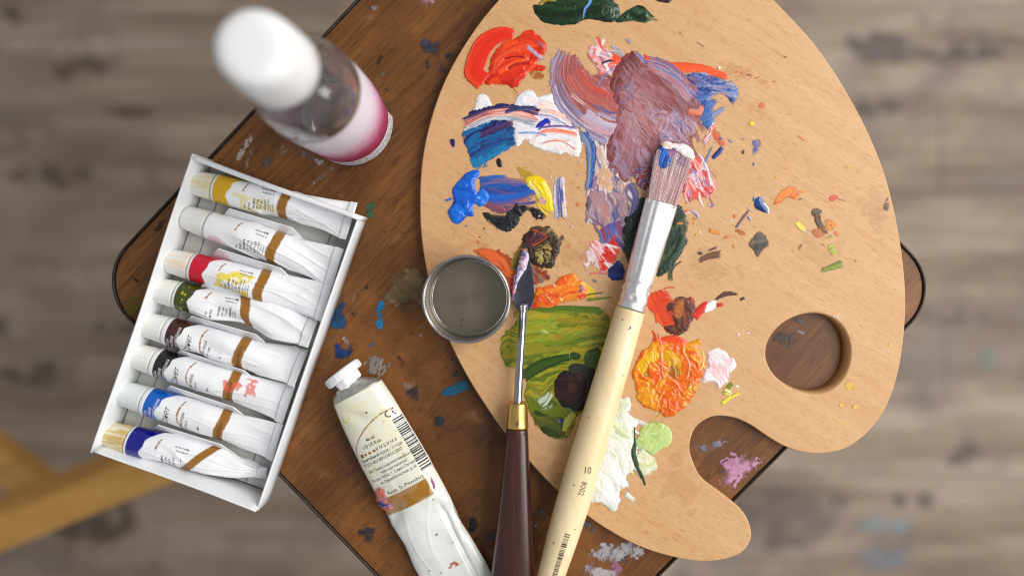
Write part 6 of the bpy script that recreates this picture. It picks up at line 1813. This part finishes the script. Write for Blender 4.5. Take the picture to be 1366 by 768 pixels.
loft('collar', axis_rings(f0, f1, [(0, 0.0040, 0.0040), (0.001, 0.0050, 0.0048), (0.05, 0.0053, 0.0052), (0.9, 0.0059, 0.0056), (0.96, 0.0061, 0.0058), (1, 0.0058, 0.0055)], 48), M['brass'], kn)
h0, h1 = P(690, 570.3, 0.0156), P(681, 880, 0.0105)
loft('handle', axis_rings(h0, h1, [(0, 0.0050, 0.0050), (0.004, 0.0056, 0.0054), (0.03, 0.0060, 0.0056), (0.25, 0.0079, 0.0066), (0.5, 0.0105, 0.0078), (0.66, 0.0120, 0.0085), (0.85, 0.0128, 0.0086), (0.96, 0.0110, 0.0078), (0.99, 0.0080, 0.006), (1.0, 0.0040, 0.003)], 56, 2.5), M['knife_wood'], kn)
dab('paint_smear', [('b', [(695, 338), (700, 331), (705, 336), (706, 346), (702, 358), (696, 368), (691, 378), (687, 392), (685, 396), (686, 380), (690, 360)], [(226, 190, 200), (150, 130, 180), (232, 220, 226), (110, 110, 170), (226, 150, 140)],
                     dict(h=1.6, rough=1.2, ang=1.75, fa=0.04, fc=0.2, con=4, ridge=0.8)), ('b', oval(699, 341, 4, 5), [(80, 80, 140), (120, 120, 170)], dict(h=0.6, rough=1.6, wipe=0.1)), ('s', [(697, 333), (703, 333)], 4, [(210, 120, 110)], dict(h=0.8)),
                    ('s', [(687, 366), (684.5, 388), (685, 402)], 2.6, [(50, 46, 140), (210, 130, 150)], dict(h=0.8, end=3)), ('s', [(708, 352), (711, 372), (712, 388)], 2.2, [(120, 60, 110), (70, 60, 140)], dict(h=0.7, end=3))],
    M['paint'], blade, 0, step=0.6, zfun=lambda X, Y: kzf(Y) + 0.0003)
dab('paint_smear', [('b', oval(690, 566, 3, 5), [(150, 110, 140), (120, 60, 70)], dict(h=0.5, rough=2, dry=0.3))], M['paint_dry'], kn, 0, step=0.6, zfun=lambda X, Y: 0.0158 + 0.0057 + 0 * X)

# ------------------------------------------------------------------ PAINT BRUSH
br = thing('paint_brush', 'flat paint brush with pale wooden handle lying across the palette, bristles loaded with paint', 'paint brush', P(800, 540, ZP))
C0, C1 = P(882.5, 270, 0.0122), P(841.2, 413, 0.0162)
CE = P(692, 911, 0.0170)
st = []
for k in range(71):
    t = k / 70
    a = np.interp(t, [0, 0.25, 0.55, 0.8, 1.0], [0.00885, 0.0086, 0.0080, 0.0077, 0.00775])
    bb = np.interp(t, [0, 0.25, 0.55, 0.8, 1.0], [0.0029, 0.0040, 0.0062, 0.0074, 0.00765])
    g_ = sum(np.exp(-((t - c) / 0.016) ** 2) for c in (0.775, 0.86, 0.945)) * 0.0005
    st.append((t, a - g_, bb - g_))


def dimp(p, t):
    m_ = sum(np.exp(-((t - c) / 0.022) ** 2) for c in (0.82, 0.90))
    gr = 0.055 * np.exp(-((p - 1.98) / 0.10) ** 2) * (1 - smooth(0.62, 0.78, t)) - 0.02 * np.exp(-((p - 1.72) / 0.10) ** 2) * (1 - smooth(0.62, 0.78, t))
    return 1 - gr - 0.085 * m_ * (0.5 + 0.5 * np.cos(9 * p + (3 if t > 0.86 else 0)))


fr = axis_rings(C0, C1, st, 90, 2.15, dimp)
inn = axis_rings(C0, C1, [(0.02, 0.0083, 0.0024), (0.0, 0.0084, 0.0025)], 90, 2.15)
loft('ferrule', np.concatenate([inn, fr]), M['alu'], br, caps=(True, True))
hs = [(0.0, 0.0076, 0.0075), (0.002, 0.0078, 0.0077), (0.12, 0.0083, 0.0081), (0.255, 0.0087, 0.0084), (0.40, 0.0090, 0.0086), (0.53, 0.0090, 0.0086), (0.62, 0.0083, 0.0080), (0.715, 0.0072, 0.0070), (0.85, 0.0052, 0.0052), (0.97, 0.0038, 0.0038), (0.993, 0.0028, 0.0028), (1.0, 0.0012, 0.0012)]
tq = np.linspace(0, 1, 60)
hs = [(t, float(np.interp(t, [q[0] for q in hs], [q[1] for q in hs])), float(np.interp(t, [q[0] for q in hs], [q[2] for q in hs]))) for t in sorted(set(list(tq) + [0.002, 0.993]))]
bh = loft('handle', axis_rings(C1, CE, hs, 64), M['handle_wood'], br)


class HandleSurf:
    d = (CE - C1)
    L = np.linalg.norm(CE - C1)

    def skin(s, S, w, off):
        S = np.asarray(S) / 1000.0
        w = np.asarray(w) / 1000.0
        t = S / s.L
        a = np.interp(t, [q[0] for q in hs], [q[1] for q in hs])
        bb = np.interp(t, [q[0] for q in hs], [q[2] for q in hs])
        e1 = s.d / s.L
        e2 = np.cross([0, 0, 1.0], e1)
        e2 /= np.linalg.norm(e2)
        e3 = np.cross(e1, e2)
        ph = pi / 2 - w / 0.0085
        return C1 + e1 * S[:, None] + e2 * (np.cos(ph) * (a + off))[:, None] + e3 * (np.sin(ph) * (bb + off))[:, None]


hsf = HandleSurf()
mm = lambda px_: px_ * 0.3998
pr = Print()
pr.text('10', mm(221), -0.6, 5.2, 100, bold=0.03, sx=0.8)
pr.text('8002', mm(231), 0.2, 4.0, 0, bold=0.01, sx=0.95)
random.seed(5)
s_ = mm(303)
while s_ < mm(372):
    wd_ = random.choice([0.25, 0.4, 0.6, 0.9])
    pr.rect(s_, s_ + wd_, 0.0 - 0.6, 2.9 - 0.6, 4, 1)
    s_ += wd_ + random.choice([0.3, 0.4, 0.6])
pr.lay('printed_text', hsf.skin, M['print_dark'], bh, 0.00006)
pr = Print()
pr.add([(mm(19), 1.3), (mm(23), 2.2), (mm(26), 0.6), (mm(22), 1.2)], [(0, 1, 2, 3)])
pr.lay('paint_fleck', hsf.skin, plain('blue_fleck', (50, 56, 130), 0.4), bh, 0.00008)
random.seed(9)
for (sx_, wx_, r_, c_) in [(6, -4, 0.7, (150, 110, 120)), (2.5, 5, 0.9, (196, 190, 196)), (34, 5.5, 0.6, (120, 84, 50)), (60, -6, 0.7, (150, 116, 70)), (118, 4, 0.5, (90, 60, 40)), (128, -5, 0.8, (170, 130, 84)), (96, -3, 0.5, (110, 90, 60))]:
    pr = Print()
    pr.add([(sx_ + r_ * random.uniform(.6, 1.4) * cos(k), wx_ + 0.6 * r_ * random.uniform(.6, 1.4) * sin(k)) for k in np.linspace(0, 6.28, 9)[:-1]], [tuple(range(8))])
    pr.lay('paint_fleck', hsf.skin, plain('dried_fleck', c_, 0.5), bh, 0.00008)

# bristles: separate hairs gathered in one tuft
d = C0 - C1
d /= np.linalg.norm(d)
tipc = P(899.5, 205, 0.0112)
fw = tipc - C0
e2 = np.cross([0, 0, 1.0], fw / np.linalg.norm(fw))
e2 /= np.linalg.norm(e2)
up = np.array([0, 0, 1.0])
V, F, Cc = [], [], []
hair_cols = lin(np.array([(190, 148, 148), (206, 168, 166), (222, 198, 196), (176, 132, 136), (232, 218, 218), (202, 168, 178), (186, 144, 142)], float))
rng = np.random.default_rng(5)
NH = 3600
for k in range(NH):
    x = rng.uniform(-1, 1)
    y = rng.uniform(-1, 1)
    clump = (vnoise(np.array([x * 7 + 20]), np.array([y * 1.5 + 4]), 77)[0] - 0.5)
    base = C0 - fw / np.linalg.norm(fw) * 0.002 + e2 * x * 0.0082 * math.sqrt(max(1 - 0.3 * y * y, 0.1)) + up * y * 0.0023
    lenk = rng.uniform(0.90, 1.04) * (1 - 0.05 * x * x)
    tx = x * 0.0096 + clump * 0.0006 + rng.normal(0, 0.00018)
    tip = C0 + fw * lenk + e2 * tx + up * (y * 0.0014 + rng.normal(0, 0.0001))
    if rng.random() < 0.02:
        tip = tip + e2 * rng.normal(0, 0.0012) + up * abs(rng.normal(0, 0.0006))
    r = 0.00008
    ci = hair_cols[int(np.clip((vnoise(np.array([x * 9 + 3.0]), np.array([y * 2.0]), 21)[0]) * 7 + rng.normal(0, 0.8), 0, 6))]
    n0 = len(V)
    for t in (0.0, 0.33, 0.66, 1.0):
        c = base * (1 - t) + tip * t + e2 * clump * 0.0012 * sin(pi * t)
        rr = r * (1 - 0.45 * t)
        for a in range(3):
            V.append(c + e2 * rr * cos(2.094 * a + 0.5) + up * rr * sin(2.094 * a + 0.5))
            Cc.append(np.clip(ci * (1.18 + 0.25 * (t - 0.4)), 0, 0.92))
    for q in range(3):
        for a in range(3):
            b2 = (a + 1) % 3
            F.append((n0 + q * 3 + a, n0 + q * 3 + b2, n0 + q * 3 + 3 + b2, n0 + q * 3 + 3 + a))
hair = build('bristles', V, np.array(F), pigment('hair', 0.42, 0.5, 0, 0, alpha=False), br, np.array(Cc), True, kind='stuff')
core = axis_rings(C0 - fw * 0.05, C0 + fw * 0.9, [(0, 0.0080, 0.0022), (0.5, 0.0085, 0.0019), (1.0, 0.0088, 0.0009)], 40, 2.6)
loft('bristle_core', core, plain('paint_soaked_hair', (180, 138, 140), 0.5, noise=0.2, nscale=600), br)


def tipz(X, Y):
    q = np.stack([P(x, y, 0.0118) for x, y in zip(X, Y)]) - C0
    t = np.clip(q @ fw / (fw @ fw), 0, 1.3)
    x = (q @ e2) / 0.0094
    return C0[2] + (tipc[2] - C0[2]) * t + 0.0022 - 0.0008 * t - 0.0012 * np.clip(np.abs(x) - 0.75, 0, 1) * 4 - 0.012 * np.clip(t - 1.02, 0, 1)


dab('paint_load', [('b', [(879, 190), (884, 187), (896, 190), (912, 192), (922, 198), (928, 210), (926, 217), (919, 214), (910, 206), (898, 200), (886, 198)], [(232, 226, 224), (236, 232, 232), (226, 196, 180), (222, 216, 220)], dict(h=4.0, rough=1.6, ridge=1.5, con=3)),
                   ('s', [(881, 191), (890, 195), (896, 199)], 5, [(226, 150, 120), (236, 214, 200)], dict(h=1.2, wipe=0.3, end=3)),
                   ('b', [(876, 203), (883, 196), (892, 200), (898, 207), (894, 220), (886, 226), (878, 221)], [(10, 80, 170), (20, 110, 196), (14, 60, 140)], dict(h=1.4, rough=2.6, ang=-1.2, tc=0.6, ta=0.05, tex=0.8, con=3)),
                   ('b', [(900, 208), (912, 208), (922, 216), (920, 226), (908, 222), (898, 216)], [(190, 160, 176), (120, 80, 110), (214, 196, 204)], dict(h=0.8, rough=4, dry=0.42, ang=-1.2)),
                   ('b', [(894, 200), (902, 203), (900, 212), (894, 210)], [(60, 50, 110), (150, 90, 130)], dict(h=0.6, rough=2))],
    M['paint'], hair, 0, step=0.7, zfun=tipz, hs=0.55)
